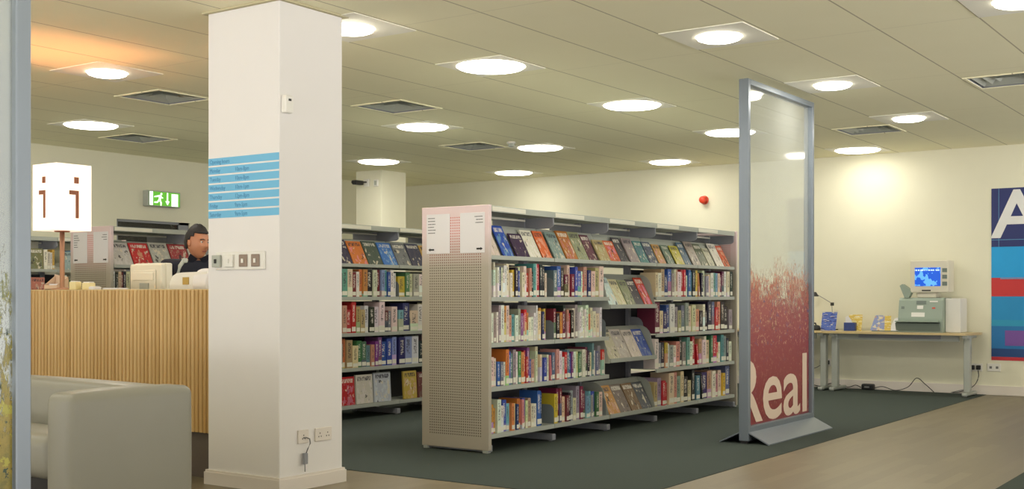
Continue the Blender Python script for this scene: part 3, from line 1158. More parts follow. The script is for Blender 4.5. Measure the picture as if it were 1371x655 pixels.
sh = part('shade', mb, shade_m.m, t)
mb = MB()
mb.lathe([(0.05, LZ0 - 0.008), (0.055, LZ0 - 0.0005)], (LX, LY, 0), 20)
part('lamp_mount', mb, M['brown_mark'], t)
def imark(put):
    m_ = MB()
    for (u0, u1, v0, v1) in ((-0.016, 0.022, 0.33, 0.375), (-0.055, 0.022, 0.25, 0.28), (-0.004, 0.022, 0.085, 0.25)):
        put(m_, u0, u1, v0, v1)
    return m_
part('letter_mark', imark(lambda m_, a, b, c, d: m_.box(LX + a + .015, LX + b + .015, LY - LH - .002, LY - LH - .0002, LZ0 + c, LZ0 + d)), M['brown_mark'], sh)
part('letter_mark', imark(lambda m_, a, b, c, d: m_.box(LX - LH - .002, LX - LH - .0002, LY - b + .01, LY - a + .01, LZ0 + c, LZ0 + d)), M['brown_mark'], sh)
mb = MB()
mb.lathe([(0.012, LZ0 + 0.02), (0.014, LZ0 + 0.05), (0.03, LZ0 + 0.09), (0.036, LZ0 + 0.125), (0.026, LZ0 + 0.155), (0.008, LZ0 + 0.165)], (LX, LY, 0), 16)
part('bulb', mb, emis('warm_bulb', (1.0, 0.5, 0.24, 1), 25.0), t)
ld = bpy.data.lights.new('bulb_light', 'POINT')
ld.energy = 14.0
ld.color = (1.0, 0.40, 0.16)
ld.shadow_soft_size = 0.035
lo = bpy.data.objects.new('bulb_light', ld)
COL.objects.link(lo)
lo.parent = t
lo.location = (0, 0, LZ0 + 0.21 - 1.192)

# things on the counter
t = thing('leaflet_box', (5.06, 7.52, 1.192), 'open beige leaflet box on the counter beside the lamp pole', 'leaflet box')
mb = MB()
mb.prism([(7.46, 1.193), (7.6, 1.193), (7.615, 1.305), (7.46, 1.285)], 'X', 5.12, 5.124)
mb.prism([(7.46, 1.193), (7.6, 1.193), (7.6, 1.225), (7.46, 1.225)], 'X', 5.03, 5.034)
mb.prism([(5.03, 1.193), (5.124, 1.193), (5.124, 1.285), (5.03, 1.225)], 'Y', 7.455, 7.46)
mb.prism([(5.03, 1.193), (5.124, 1.193), (5.124, 1.30), (5.03, 1.225)], 'Y', 7.6, 7.605)
mb.box(5.03, 5.124, 7.46, 7.6, 1.193, 1.197)
part('box', mb, plain('beige_card', srgb(206, 178, 150), 0.7), t)
mb = MB()
mb.box(5.06, 5.1, 7.47, 7.59, 1.198, 1.235)
part('leaflets', mb, M['sheet'], t)
for i, (yy, xx, w, d, h_, m, lab) in enumerate([(7.25, 5.04, .075, .05, .055, 'yellow_paper', 'small cream card box on the counter right of the lamp pole'), (7.14, 5.07, .085, .05, .048, 'yellow_paper', 'second cream card box on the counter, further right of the lamp pole'),
                                                (7.04, 5.05, .06, .06, .02, 'sheet', 'small stack of white slips on the counter'), (6.80, 5.04, .15, .1, .008, 'sheet', 'flat white paper pad lying near the counter edge')]):
    t = thing('card_box' if i < 2 else 'paper_stack', (xx, yy, 1.192), lab, 'box' if i < 2 else 'paper')
    mb = MB()
    mb.box(xx - d / 2, xx + d / 2, yy - w / 2, yy + w / 2, 1.1925, 1.1925 + h_, bev=0.002, seg=1)
    part('box' if i < 2 else 'sheets', mb, M[m], t)
    mb = MB()
    mb.box(xx - d / 2 + .008, xx + d / 2 - .008, yy - w / 2 + .006, yy + w / 2 - .006, 1.1925 + h_, 1.1925 + h_ + (0.006 if i < 2 else 0.002))
    part('cards' if i < 2 else 'top_sheet', mb, M['sheet'], t)

# monitor seen from behind
t = thing('monitor', (5.42, 6.93, 0.945), 'cream desktop monitor seen from behind on the counter worktop', 'monitor')
my = 6.985
mb = MB()
mb.box(5.47, 5.53, my - 0.18, my + 0.18, 1.01, 1.385, bev=0.012)
part('bezel', mb, M['cream'], t)
mb = MB()
mb.box(5.43, 5.475, my - 0.178, my + 0.178, 1.012, 1.378, bev=0.014, seg=3)
mb.box(5.415, 5.432, my - 0.125, my + 0.125, 1.08, 1.335, bev=0.008)
mb.box(5.405, 5.417, my - 0.115, my + 0.115, 1.26, 1.315, bev=0.004)
part('back_shell', mb, M['cream'], t)
mb = MB()
mb.box(5.41, 5.4145, my - .06, my + .04, 1.17, 1.24)
part('rating_label', mb, M['steel'], t)
mb = MB()
mb.box(5.474, 5.476 + 0.055, my - .17, my + .17, 1.05, 1.345)
mb.bm.free()
mb = MB()
mb.box(5.5305, 5.533, my - .15, my + .15, 1.05, 1.345)
part('display_glass', mb, M['black'], t)
mb = MB()
mb.lathe([(0.12, 0.9455), (0.12, 0.96), (0.05, 0.975), (0.05, 1.012)], (5.44, my, 0), 20)
part('stand', mb, M['cream'], t)

# rounded white desk machine and upright scanner
t = thing('desk_printer', (5.38, 6.35, 0.945), 'white desk machine with rounded top and gold label beside the man', 'machine')
mb = MB()
pr = [(6.15, 0.946), (6.545, 0.946), (6.54, 1.19), (6.525, 1.25), (6.50, 1.285), (6.46, 1.302), (6.40, 1.308), (6.15, 1.312)]
mb.prism(pr, 'X', 5.28, 5.50)
part('housing', mb, M['white'], t)
mb = MB()
mb.box(5.274, 5.28, 6.33, 6.39, 1.225, 1.275)
part('gold_label', mb, plain('gold_label', srgb(176, 146, 70), 0.5), t)
mb = MB()
mb.lathe([(0.095, 6.14), (0.1, 6.15), (0.1, 6.27), (0.095, 6.28)], (5.36, 0, 1.235), 24, axis='Y')
part('paper_roll', mb, M['sheet'], t)
mb = MB()
mb.box(5.268, 5.274, 6.16, 6.2, 1.2, 1.235)
part('blue_panel', mb, M['blue_ink'], t)
t = thing('scanner_stand', (5.44, 6.72, 0.945), 'pale grey upright scanner arm in front of the man in navy', 'scanner')
mb = MB()
mb.lathe([(0.06, 0.9455), (0.06, 0.955), (0.02, 0.962)], (5.44, 6.64, 0), 16)
part('stand_base', mb, M['steel'], t)
mb = MB()
mb.tube([(5.44, 6.64, 0.955), (5.44, 6.64, 1.2), (5.44, 6.64, 1.30), (5.45, 6.63, 1.36), (5.47, 6.61, 1.40)], [0.011, 0.012, 0.013, 0.014, 0.014], 10)
part('scanner_neck', mb, M['steel'], t)
mb = MB()
mb.box(5.455, 5.49, 6.59, 6.625, 1.38, 1.415, bev=0.01)
part('scanner_head', mb, M['steel'], t)


# ================================================================== PERSON
def skin_mesh(name, verts, edges, radii, mat, parent, levels=2, root=0):
    me = bpy.data.meshes.new(name)
    me.from_pydata(verts, edges, [])
    o = bpy.data.objects.new(name, me)
    COL.objects.link(o)
    o.modifiers.new('skin', 'SKIN')
    for i, r in enumerate(radii):
        sv = me.skin_vertices[0].data[i]
        sv.radius = r if isinstance(r, tuple) else (r, r)
        sv.use_root = (i == root)
    sm = o.modifiers.new('sub', 'SUBSURF')
    sm.levels = levels
    sm.render_levels = levels
    dg = bpy.context.evaluated_depsgraph_get()
    dg.update()
    m2 = bpy.data.meshes.new_from_object(o.evaluated_get(dg))
    bpy.data.objects.remove(o)
    for p in m2.polygons:
        p.use_smooth = True
    m2.materials.clear()
    m2.materials.append(mat)
    m2.name = name
    ob = link(name, m2, parent)
    return ob


# local frame: +Y forward (facing), X to the person's right side = -X? (x<0 is the person's left)
person = thing('person', (5.98, 7.16, 0.004), 'dark-haired man in open-necked navy shirt standing behind the counter, head turned', 'person')
fd = Vector((-math.cos(YAW), -math.sin(YAW)))          # towards the camera
person.rotation_euler = (0, 0, math.atan2(fd.y, fd.x) - PI / 2 + math.radians(36))
bv, be, br = [], [], []
def add(p, r, par=None):
    bv.append(p)
    br.append(r)
    if par is not None:
        be.append((par, len(bv) - 1))
    return len(bv) - 1
pel = add((0, 0, 0.92), (0.15, 0.11))
wst = add((0, 0.02, 1.06), (0.145, 0.105), pel)
chs = add((0, 0.06, 1.22), (0.165, 0.115), wst)
upc = add((0, 0.085, 1.32), (0.11, 0.075), chs)
nck = add((0, 0.105, 1.41), 0.055, upc)
nk2 = add((0, 0.125, 1.47), 0.05, nck)
for s in (-1, 1):
    sh_ = add((s * 0.185, 0.075, 1.345), 0.062, upc)
    el = add((s * 0.25, 0.16, 1.09), 0.045, sh_)
    wr = add((s * 0.17, 0.36, 1.0), 0.028, el)
    pm = add((s * 0.155, 0.42, 0.985), (0.034, 0.018), wr)
    for q in range(4):
        off = (q - 1.5) * 0.02
        L = [0.062, 0.075, 0.07, 0.055][q]
        f1 = add((s * 0.15 + off, 0.465, 0.985), 0.009, pm)
        f2 = add((s * 0.15 + off, 0.465 + L * 0.5, 0.978), 0.0085, f1)
        f3 = add((s * 0.15 + off, 0.465 + L * 0.9, 0.963), 0.0075, f2)
    th1 = add((s * 0.155 - s * 0.04, 0.42, 0.982), 0.011, wr)
    th2 = add((s * 0.155 - s * 0.058, 0.455, 0.974), 0.009, th1)
    hp = add((s * 0.09, 0, 0.86), 0.085, pel)
    kn = add((s * 0.1, 0.02, 0.48), 0.055, hp)
    an = add((s * 0.1, -0.02, 0.09), 0.036, kn)
    ft = add((s * 0.11, 0.06, 0.035), (0.04, 0.03), an)
    toe = add((s * 0.115, 0.16, 0.03), (0.042, 0.022), ft)
skin_mesh('body', bv, be, br, M['skin'], person)
# shirt, a slightly larger shell over the torso and arms
sv, se, sr = [], [], []
def adds(p, r, par=None):
    sv.append(p)
    sr.append(r)
    if par is not None:
        se.append((par, len(sv) - 1))
    return len(sv) - 1
a0 = adds((0, 0.0, 0.84), (0.175, 0.135))
a1 = adds((0, 0.02, 1.06), (0.172, 0.13), a0)
a2 = adds((0, 0.06, 1.22), (0.19, 0.135), a1)
a3 = adds((0, 0.08, 1.34), (0.165, 0.108), a2)
a4 = adds((0, 0.1, 1.405), (0.082, 0.074), a3)
for s in (-1, 1):
    b0 = adds((s * 0.19, 0.072, 1.352), 0.088, a3)
    b1 = adds((s * 0.245, 0.11, 1.2), 0.078, b0)
    b2 = adds((s * 0.252, 0.16, 1.09), 0.062, b1)
    b3 = adds((s * 0.19, 0.30, 1.025), 0.046, b2)
skin_mesh('shirt', sv, se, sr, M['navy'], person)
mb = MB()
for s in (-1, 1):       # collar flaps
    mb.prism([(s * 0.008, 0.0), (s * 0.075, 0.045), (s * 0.085, 0.0), (s * 0.05, -0.045)], 'Y', 0.0, 0.006)
bmesh.ops.rotate(mb.bm, verts=mb.bm.verts[:], cent=(0, 0, 0), matrix=Matrix.Rotation(math.radians(-35), 3, 'X'))
bmesh.ops.translate(mb.bm, verts=mb.bm.verts[:], vec=(0, 0.178, 1.425))
part('collar', mb, M['navy'], person, local=True)
sv, se, sr = [], [], []
a0 = adds((0, 0, 0.93), (0.168, 0.13))
for s in (-1, 1):
    b0 = adds((s * 0.092, 0, 0.84), 0.1, a0)
    b1 = adds((s * 0.1, 0.02, 0.48), 0.072, b0)
    b2 = adds((s * 0.1, -0.015, 0.1), 0.062, b1)
skin_mesh('trousers', sv, se, sr, M['trousers'], person)
for s in (-1, 1):
    mb = MB()
    mb.box(s * 0.112 - 0.047, s * 0.112 + 0.047, -0.06, 0.215, 0.0, 0.075, bev=0.025, seg=4)
    part('shoe', mb, M['black'], person, smooth=True, local=True)


def head_mesh():
    bm = bmesh.new()
    bmesh.ops.create_uvsphere(bm, u_segments=40, v_segments=32, radius=1.0)
    for v in bm.verts:
        x, y, z = v.co
        X, Y, Z_ = x * 0.075, y * 0.098, z * 0.122
        if z < 0:            # jaw narrows to the chin
            k = -z
            X *= 1 - 0.34 * k * k
            Y = Y * (1 - 0.2 * k) + 0.018 * k * (1 if y > 0 else 0.2)
            if y < 0:
                Y *= 1 - 0.35 * k
        if y > 0.2:          # flatter face
            X *= 1.0
            Y -= 0.012 * max(0, 1 - abs(x) * 1.2) * (y - 0.2)
        def bumpf(cx, cz, wx, wz):
            return math.exp(-((X - cx) / wx) ** 2 - ((Z_ - cz) / wz) ** 2)
        if y > 0:
            Y += 0.026 * bumpf(0, -0.022, 0.012, 0.018) + 0.012 * bumpf(0, 0.0, 0.009, 0.024)
            for s in (-1, 1):
                Y -= 0.012 * bumpf(s * 0.03, 0.008, 0.018, 0.012)
                Y += 0.007 * bumpf(s * 0.03, 0.03, 0.024, 0.009)
                Y += 0.005 * bumpf(s * 0.045, -0.025, 0.02, 0.02)
            Y += 0.008 * bumpf(0, -0.062, 0.024, 0.007) - 0.004 * bumpf(0, -0.056, 0.024, 0.003)
            Y += 0.01 * bumpf(0, -0.1, 0.024, 0.016)
        v.co = (X, Y, Z_)
    for f in bm.faces:
        f.smooth = True
    m = MB()
    m.bm.free()
    m.bm = bm
    return m


HC = Vector((0, 0.155, 1.548))
hr = Matrix.Rotation(math.radians(24), 4, 'Z') @ Matrix.Rotation(math.radians(-6), 4, 'X')
def place(mb):
    bmesh.ops.transform(mb.bm, matrix=Matrix.Translation(HC) @ hr, verts=mb.bm.verts[:])
    return mb
hd = part('head', place(head_mesh()), M['skin'], person, local=True)
hm = MB()
hm.bm.free()
hm.bm = bmesh.new()
bmesh.ops.create_uvsphere(hm.bm, u_segments=40, v_segments=28, radius=1.0)
for v in list(hm.bm.verts):
    x, y, z = v.co
    lim = -0.5 if y < -0.25 else (0.06 if y < 0.12 else (0.3 if y < 0.4 else 0.46))
    if z < lim:
        hm.bm.verts.remove(v)
for v in hm.bm.verts:
    x, y, z = v.co
    n = 1 + 0.03 * math.sin(x * 23 + y * 17) * math.sin(z * 19 + x * 7) + random.uniform(-0.008, 0.012)
    v.co = (x * 0.081 * n, (y * 0.107 - 0.003) * n, z * (0.139 if z > 0 else 0.128) * n + 0.001)
r = bmesh.ops.solidify(hm.bm, geom=hm.bm.faces[:], thickness=0.006)
part('hair', place(hm), M['hair'], hd, smooth=True, local=True)
for s in (-1, 1):
    mb = MB()
    mb.lathe([(0.004, -0.006), (0.012, 0.0), (0.013, 0.004), (0.008, 0.008), (0.002, 0.009)], (0, 0, 0), 14, axis='X')
    for v in mb.bm.verts:
        v.co = (s * (0.074 + v.co.x), -0.008 + v.co.y * 1.3, -0.005 + v.co.z * 2.2)
    part('ear', place(mb), M['skin'], hd, smooth=True, local=True)
    mb = MB()
    mb.lathe([(0.002, -0.011), (0.008, -0.008), (0.011, 0.0), (0.008, 0.008), (0.002, 0.011)], (s * 0.03, 0.0695, 0.008), 14, axis='Y')
    ey = part('eye', place(mb), M['eye'], hd, smooth=True, local=True)
    mb = MB()
    mb.lathe([(0.005, 0.0102), (0.005, 0.0114)], (s * 0.03, 0.0695, 0.008), 12, axis='Y')
    place(mb)
    part('iris', mb, M['hair'], hd, local=True)
    mb = MB()
    mb.tube([(s * 0.014, 0.087, 0.026), (s * 0.03, 0.088, 0.031), (s * 0.048, 0.074, 0.026)], 0.004, 6)
    part('eyebrow', place(mb), M['hair'], hd, local=True)
mb = MB()
mb.tube([(-0.022, 0.080, -0.06), (0, 0.092, -0.0585), (0.022, 0.080, -0.06)], [0.003, 0.005, 0.003], 8)
part('mouth', place(mb), plain('lips', srgb(150, 82, 72), 0.5), hd, local=True)

# ================================================================== SOFA
def soft(x0, x1, y0, y1, z0, z1, bev=0.05, seg=5, puff=0.0):
    mb = MB()
    mb.box(x0, x1, y0, y1, z0, z1, bev=bev, seg=seg)
    bmesh.ops.subdivide_edges(mb.bm, edges=[e for e in mb.bm.edges if e.calc_length() > 0.2], cuts=6, use_grid_fill=True)
    c = Vector(((x0 + x1) / 2, (y0 + y1) / 2, (z0 + z1) / 2))
    hw = Vector(((x1 - x0) / 2, (y1 - y0) / 2, (z1 - z0) / 2))
    for v in mb.bm.verts:
        q = [(v.co[i] - c[i]) / hw[i] for i in range(3)]
        for i in range(3):
            j, k = (i + 1) % 3, (i + 2) % 3
            v.co[i] += puff * q[i] * (1 - q[j] ** 2) * (1 - q[k] ** 2)
    return mb


t = thing('sofa', (3.45, 5.4, 0), 'white leather sofa with square padded arms in front of the wooden counter', 'sofa')
part('arm', soft(3.045, 3.715, 4.415, 4.60, 0.05, 0.725, 0.04, 5, 0.012), M['leather'], t, True)
part('arm', soft(3.045, 3.715, 6.42, 6.605, 0.05, 0.725, 0.04, 5, 0.012), M['leather'], t, True)
part('backrest', soft(3.52, 3.72, 4.61, 6.41, 0.05, 0.72, 0.04, 5, 0.012), M['leather'], t, True)
mb = soft(3.07, 3.51, 4.612, 6.408, 0.33, 0.535, 0.06, 6, 0.012)
for v in mb.bm.verts:
    if v.co.z > 0.42:
        v.co.z -= (v.co.x - 3.07) * 0.07
part('seat_cushion', mb, M['leather'], t, True)
mb = MB()
mb.box(3.16, 3.5, 4.62, 6.40, 0.12, 0.325)
part('seat_base', mb, M['black'], t)
for x in (3.1, 3.66):
    for y in (4.48, 6.5):
        mb = MB()
        mb.lathe([(0.022, 0.0), (0.026, 0.05)], (x, y, 0), 14)
        part('leg', mb, M['black'], t)

# ================================================================== PILLAR FITTINGS
def onface_left(x):      # frame of the pillar's left face (normal -X): u to the picture's right is -Y
    return lambda u, v, w, y0, z0: Vector((x - w, y0 - u, z0 + v))


t = thing('opening_hours_sign', (PX0, 5.306, 1.61), 'seven pale blue strips of opening hours on the white pillar', 'sign')
hrs = [('Opening hours', ''), ('Monday', '10am-8pm'), ('Tuesday', '10am-8pm'), ('Wednesday', '10am-1pm'), ('Thursday', '12pm-8pm'), ('Friday', '9am-5pm'), ('Saturday', '9am-5pm')]
for i, (a, b) in enumerate(hrs):
    zt = 1.985 - i * 0.0535
    mb = MB()
    mb.box(PX0 - 0.0015, PX0 - 0.0002, 5.0015, 5.611, zt - 0.0435, zt)
    s = part('strip', mb, M['blue_strip'], t)
    for body, off in ((a, 0.014), (b, 0.235)):
        if not body:
            continue
        mb = text_mb(body, 0.036, 0.0006, lambda u, v, w: Vector((PX0 - 0.0016 - w, 5.611 - off - u, zt - 0.034 + v)), xs=0.8)
        part('lettering', mb, M['blue_ink'], s)

t = thing('switch_panel', (PX0, 5.335, 1.36), 'white trunking panel with four wall switches on the pillar below the blue strips', 'switch')
mb = MB()
mb.box(PX0 - 0.012, PX0 - 0.0002, 5.11, 5.535, 1.305, 1.412, bev=0.003, seg=1)
part('back_plate', mb, M['white'], t)
for i, (yy, m) in enumerate([(5.515, 'steel'), (5.405, 'white'), (5.29, 'copper'), (5.185, 'copper')]):
    mb = MB()
    mb.box(PX0 - 0.03 if i < 2 else PX0 - 0.018, PX0 - 0.0125, yy - 0.036, yy + 0.036, 1.322, 1.395, bev=0.003, seg=1)
    s = part('switch_plate', mb, plain('bronze_plate', srgb(140, 122, 108), 0.4, 0.3) if m == 'copper' else M[m], t)
    mb = MB()
    xx = PX0 - 0.0305 if i < 2 else PX0 - 0.0185
    mb.box(xx - 0.006, xx, yy - 0.008, yy + 0.008, 1.345, 1.37)
    part('rocker' if i else 'key_switch', mb, M['black'] if i == 0 else M['white'], s)

t = thing('motion_sensor', (4.87, PY0, 2.27), 'small white motion sensor high on the right face of the white pillar', 'sensor')
mb = MB()
mb.box(4.842, 4.905, PY0 - 0.04, PY0 - 0.0002, 2.215, 2.32, bev=0.008)
part('casing', mb, M['white'], t)
mb = MB()
mb.box(4.865, 4.885, PY0 - 0.043, PY0 - 0.0395, 2.285, 2.298)
part('sensor_window', mb, M['ink_dark'], t)

for (xa, xb, za, zb, lab, plug) in ((4.972, 5.06, 0.272, 0.352, 'white wall socket low on the pillar with a grey cable plugged in', True), (5.116, 5.256, 0.272, 0.352, 'empty double wall socket low on the pillar, right of the one with a cable', False)):
    t = thing('wall_socket', ((xa + xb) / 2, PY0, (za + zb) / 2), lab, 'socket')
    mb = MB()
    mb.box(xa, xb, PY0 - 0.012, PY0 - 0.0002, za, zb, bev=0.003, seg=1)
    part('face_plate', mb, M['trim'], t)
    mb = MB()
    for c in ([(xa + xb) / 2] if plug else [xa + 0.037, xb - 0.037]):
        for dx, dz in ((-0.01, -0.012), (0.01, -0.012), (0, 0.008)):
            mb.box(c + dx - 0.003, c + dx + 0.003, PY0 - 0.0125, PY0 - 0.012, za + 0.04 + dz - 0.004, za + 0.04 + dz + 0.004)
    part('pin_holes', mb, M['ink_dark'], t)
t = thing('power_adapter', (5.02, PY0 - 0.02, 0.15), 'grey power adapter hanging by its cable from the pillar socket', 'adapter')
mb = MB()
mb.box(5.002, 5.03, PY0 - 0.035, PY0 - 0.013, 0.15, 0.215, bev=0.004)
part('adapter_block', mb, M['steel_dark'], t)
mb = MB()
mb.tube([(5.012, PY0 - 0.013, 0.305), (5.02, PY0 - 0.03, 0.307), (5.045, PY0 - 0.032, 0.298), (5.052, PY0 - 0.03, 0.27), (5.035, PY0 - 0.027, 0.24), (5.022, PY0 - 0.025, 0.212)], 0.0035, 8)
mb.tube([(5.012, PY0 - 0.025, 0.152), (5.012, PY0 - 0.026, 0.105)], 0.003, 8)
part('cable', mb, M['ink'], t)

# ================================================================== ON THE LEFT WALL
t = thing('exit_sign', (9.575, YL, 2.36), 'lit green and white emergency exit sign with running man on the left wall', 'sign')
ex0, ex1, ez0, ez1 = 9.36, 9.83, 2.275, 2.445
mb = MB()
mb.box(ex0 - 0.03, ex1 + 0.01, YL - 0.09, YL - 0.0005, ez0 - 0.012, ez1 + 0.012, bev=0.005, seg=1)
part('housing', mb, M['steel'], t)
mb = MB()
mb.box(ex0, ex1 - 0.005, YL - 0.094, YL - 0.0901, ez0, ez1)
pn = part('lit_panel', mb, emis('lit_green', srgb(94, 178, 48), 0.42), t)
wm = emis('lit_white', (0.92, 1, 0.86, 1), 0.7)
yf_ = YL - 0.0955
def exb(m_, poly):
    m_.prism([(ex0 + u, ez0 + v) for u, v in poly], 'Y', yf_, yf_ + 0.0013)
mb = MB()
exb(mb, [(0.0, 0.0), (0.05, 0.0), (0.05, 0.17), (0.0, 0.17)])
part('white_border', mb, wm, pn)
mb = MB()           # running figure
mb.lathe([(0.015, yf_), (0.015, yf_ + 0.0013)], (ex0 + 0.178, 0, ez0 + 0.145), 14, axis='Y')
exb(mb, [(0.125, 0.125), (0.165, 0.135), (0.18, 0.115), (0.165, 0.06), (0.135, 0.065), (0.14, 0.1)])
exb(mb, [(0.065, 0.1), (0.075, 0.115), (0.13, 0.127), (0.13, 0.105), (0.085, 0.1)])
exb(mb, [(0.16, 0.125), (0.205, 0.1), (0.2, 0.088), (0.16, 0.102)])
exb(mb, [(0.135, 0.072), (0.165, 0.07), (0.185, 0.04), (0.18, 0.0), (0.162, 0.0), (0.162, 0.034)])
exb(mb, [(0.135, 0.075), (0.15, 0.06), (0.12, 0.03), (0.07, 0.03), (0.07, 0.046), (0.11, 0.048)])
part('running_figure', mb, wm, pn)
mb = MB()
exb(mb, [(0.262, 0.165), (0.282, 0.165), (0.282, 0.06), (0.305, 0.06), (0.272, 0.008), (0.239, 0.06), (0.262, 0.06)])
part('arrow', mb, wm, pn)
mb = MB()
exb(mb, [(0.335, 0.0), (0.435, 0.0), (0.435, 0.155), (0.335, 0.155)])
part('door_symbol', mb, wm, pn)

# camera and box on the far column
t = thing('security_camera', (CX0, 10.95, 2.72), 'small black security camera on the far column under the ceiling', 'camera')
mb = MB()
mb.box(CX0 - 0.03, CX0 - 0.0005, 10.86, 10.95, 2.66, 2.76, bev=0.004, seg=1)
part('wall_plate', mb, M['white'], t)
mb = MB()
mb.tube([(CX0 - 0.03, 10.9, 2.72), (CX0 - 0.1, 10.92, 2.715)], 0.01, 8)
part('bracket', mb, M['black'], t)
mb = MB()
mb.box(CX0 - 0.24, CX0 - 0.08, 10.9, 10.98, 2.675, 2.735, bev=0.012)
mb.lathe([(0.025, CX0 - 0.265), (0.025, CX0 - 0.24)], (0, 10.94, 2.705), 16, axis='X')
part('camera_body', mb, M['black'], t)
t = thing('junction_box', (CX0, 10.74, 2.7), 'small pale junction box on the far column beside the security camera', 'box')
mb = MB()
mb.box(CX0 - 0.03, CX0 - 0.0005, 10.7, 10.77, 2.655, 2.745, bev=0.004, seg=1)
part('box', mb, M['white'], t)
mb = MB()
mb.box(CX0 - 0.032, CX0 - 0.03, 10.715, 10.755, 2.67, 2.73)
part('cover_plate', mb, M['steel'], t)

# ================================================================== ON THE RIGHT WALL
t = thing('fire_sounder', (XW, 6.8, 2.42), 'round red fire alarm sounder high on the right wall above central bookcase', 'alarm')
mb = MB()
mb.lathe([(0.055, XW - 0.03), (0.058, XW - 0.0005)], (0, 6.8, 2.423), 24, axis='X')
part('base', mb, M['red'], t)
mb = MB()
mb.lathe([(0.028, XW - 0.095), (0.046, XW - 0.085), (0.05, XW - 0.031)], (0, 6.8, 2.423), 24, axis='X')
part('horn', mb, M['red'], t)

# wall graphic with the letter A
wp0, wp1 = 1.75, 3.178
t = thing('wall_graphic', (XW, 2.45, 0.405), 'tall wall graphic of blue bands with white letter A and red stripe', 'poster')
FX = XW - 0.006
bands = [(2.386, 1.712, (30, 42, 104), 'navy_panel'), (1.712, 1.356, (20, 160, 226), 'blue_panel'), (1.356, 1.141, (200, 48, 50), 'red_panel'), (1.141, 0.87, (28, 142, 200), 'blue_panel'), (0.87, 0.80, (40, 150, 190), 'teal_panel'),
         (0.80, 0.54, (30, 116, 178), 'blue_panel'), (0.54, 0.445, (28, 70, 128), 'deep_blue_panel'), (0.445, 0.405, (196, 44, 56), 'red_panel')]
for za, zb, c, nm in bands:
    mb = MB()
    mb.box(FX, XW - 0.0005, wp0, wp1, zb, za)
    part(nm, mb, plain('graphic_' + nm, srgb(*c), 0.5, var=0.06, sc=5), t)
mb = MB()
mb.box(FX - 0.001, FX, wp0, 3.03, 0.575, 0.75)
part('purple_patch', mb, plain('graphic_purple', srgb(120, 80, 160), 0.5), t)
mb = MB()
for z in (1.79,):
    mb.box(FX - 0.001, FX, wp0, wp1, z, z + 0.006)
mb.box(FX - 0.001, FX, 3.095, 3.1, 1.712, 2.386)
mb.box(FX - 0.001, FX, wp0, 3.08, 1.34, 1.352)
part('fine_lines', mb, plain('graphic_line', srgb(90, 150, 190), 0.5), t)
mb = text_mb('A', 0.77, 0.002, lambda u, v, w: Vector((FX - 0.001 - w, 3.168 - u, 1.825 + v)), xs=1.05, offset=0.012)
part('lettering', mb, plain('graphic_white', srgb(226, 226, 224), 0.5), t)

# sockets by the desk
for i, (yc_, zc_, plugs, lab) in enumerate([(3.35, 0.315, 2, 'double wall socket with two black plugs right of the desk leg'), (3.15, 0.32, 0, 'pale wall socket low under the corner of the blue wall graphic'), (5.15, 0.317, 2, 'double wall socket with a black and a grey plug under the left desk')]):
    t = thing('wall_socket', (XW, yc_, zc_), lab, 'socket')
    mb = MB()
    mb.box(XW - 0.012, XW - 0.0005, yc_ - 0.075, yc_ + 0.075, zc_ - 0.045, zc_ + 0.045, bev=0.003, seg=1)
    part('face_plate', mb, M['white'], t)
    for k in range(plugs):
        yy = yc_ + 0.035 - 0.07 * k
        mb = MB()
        mb.box(XW - 0.05, XW - 0.0125, yy - 0.024, yy + 0.024, zc_ - 0.026, zc_ + 0.026, bev=0.008)
        part('plug', mb, M['steel'] if (i == 2 and k == 0) else M['black'], t)
    if not plugs:
        mb = MB()
        for yy in (yc_ - 0.035, yc_ + 0.035):
            mb.box(XW - 0.0128, XW - 0.012, yy - 0.014, yy + 0.014, zc_ - 0.014, zc_ + 0.014)
        part('pin_holes', mb, M['ink'], t)


def cable(pts, label, m='black', r=0.005, name='power_cable'):
    mb = MB()
    P = [Vector(p) for p in pts]
    out = []
    for i in range(len(P) - 1):
        p0, p1, p2, p3 = P[max(i - 1, 0)], P[i], P[i + 1], P[min(i + 2, len(P) - 1)]
        for q in range(6):
            u = q / 6
            out.append(0.5 * ((2 * p1) + (p2 - p0) * u + (2 * p0 - 5 * p1 + 4 * p2 - p3) * u * u + (3 * p1 - p0 - 3 * p2 + p3) * u ** 3))
    out.append(P[-1])
    mb.tube(out, r, 6)
    return solo(name, mb, M[m], tuple(P[0]), label, 'cable')


cable([(14.25, 3.315, 0.285), (14.24, 3.31, 0.2), (14.22, 3.36, 0.1), (14.24, 3.5, 0.03), (14.25, 3.6, 0.012)], 'black cable dropping from the socket right of the desk leg')
cable([(14.25, 3.385, 0.285), (14.25, 3.4, 0.2), (14.262, 3.42, 0.08), (14.262, 3.62, 0.012)], 'grey cable falling behind the right desk leg', 'ink')
cable([(14.2, 3.8, 0.012), (14.2, 3.9, 0.1), (14.2, 4.0, 0.17), (14.2, 4.1, 0.06), (14.2, 4.25, 0.012), (14.2, 4.4, 0.05), (14.2, 4.5, 0.03)], 'black cable looping along the floor right of the power block')
cable([(14.2, 4.67, 0.03), (14.24, 4.75, 0.05), (14.262, 4.86, 0.02), (14.262, 5.05, 0.06), (14.262, 5.2, 0.015), (14.25, 5.4, 0.05), (14.2, 5.6, 0.012)], 'black cable looping along the floor left of the power block')
cable([(14.25, 5.115, 0.287), (14.25, 5.115, 0.2), (14.262, 5.115, 0.1), (14.262, 5.13, 0.025)], 'black cable hanging straight down from the socket under the left desk')
cable([(14.25, 5.185, 0.287), (14.24, 5.3, 0.24), (14.2, 5.5, 0.33), (14.15, 5.65, 0.55), (14.15, 5.7, 0.66)], 'grey cable sagging under the left desk', 'ink')
t = thing('power_block', (14.2, 4.58, 0.004), 'black power block on the carpet under the long desk', 'adapter')
mb = MB()
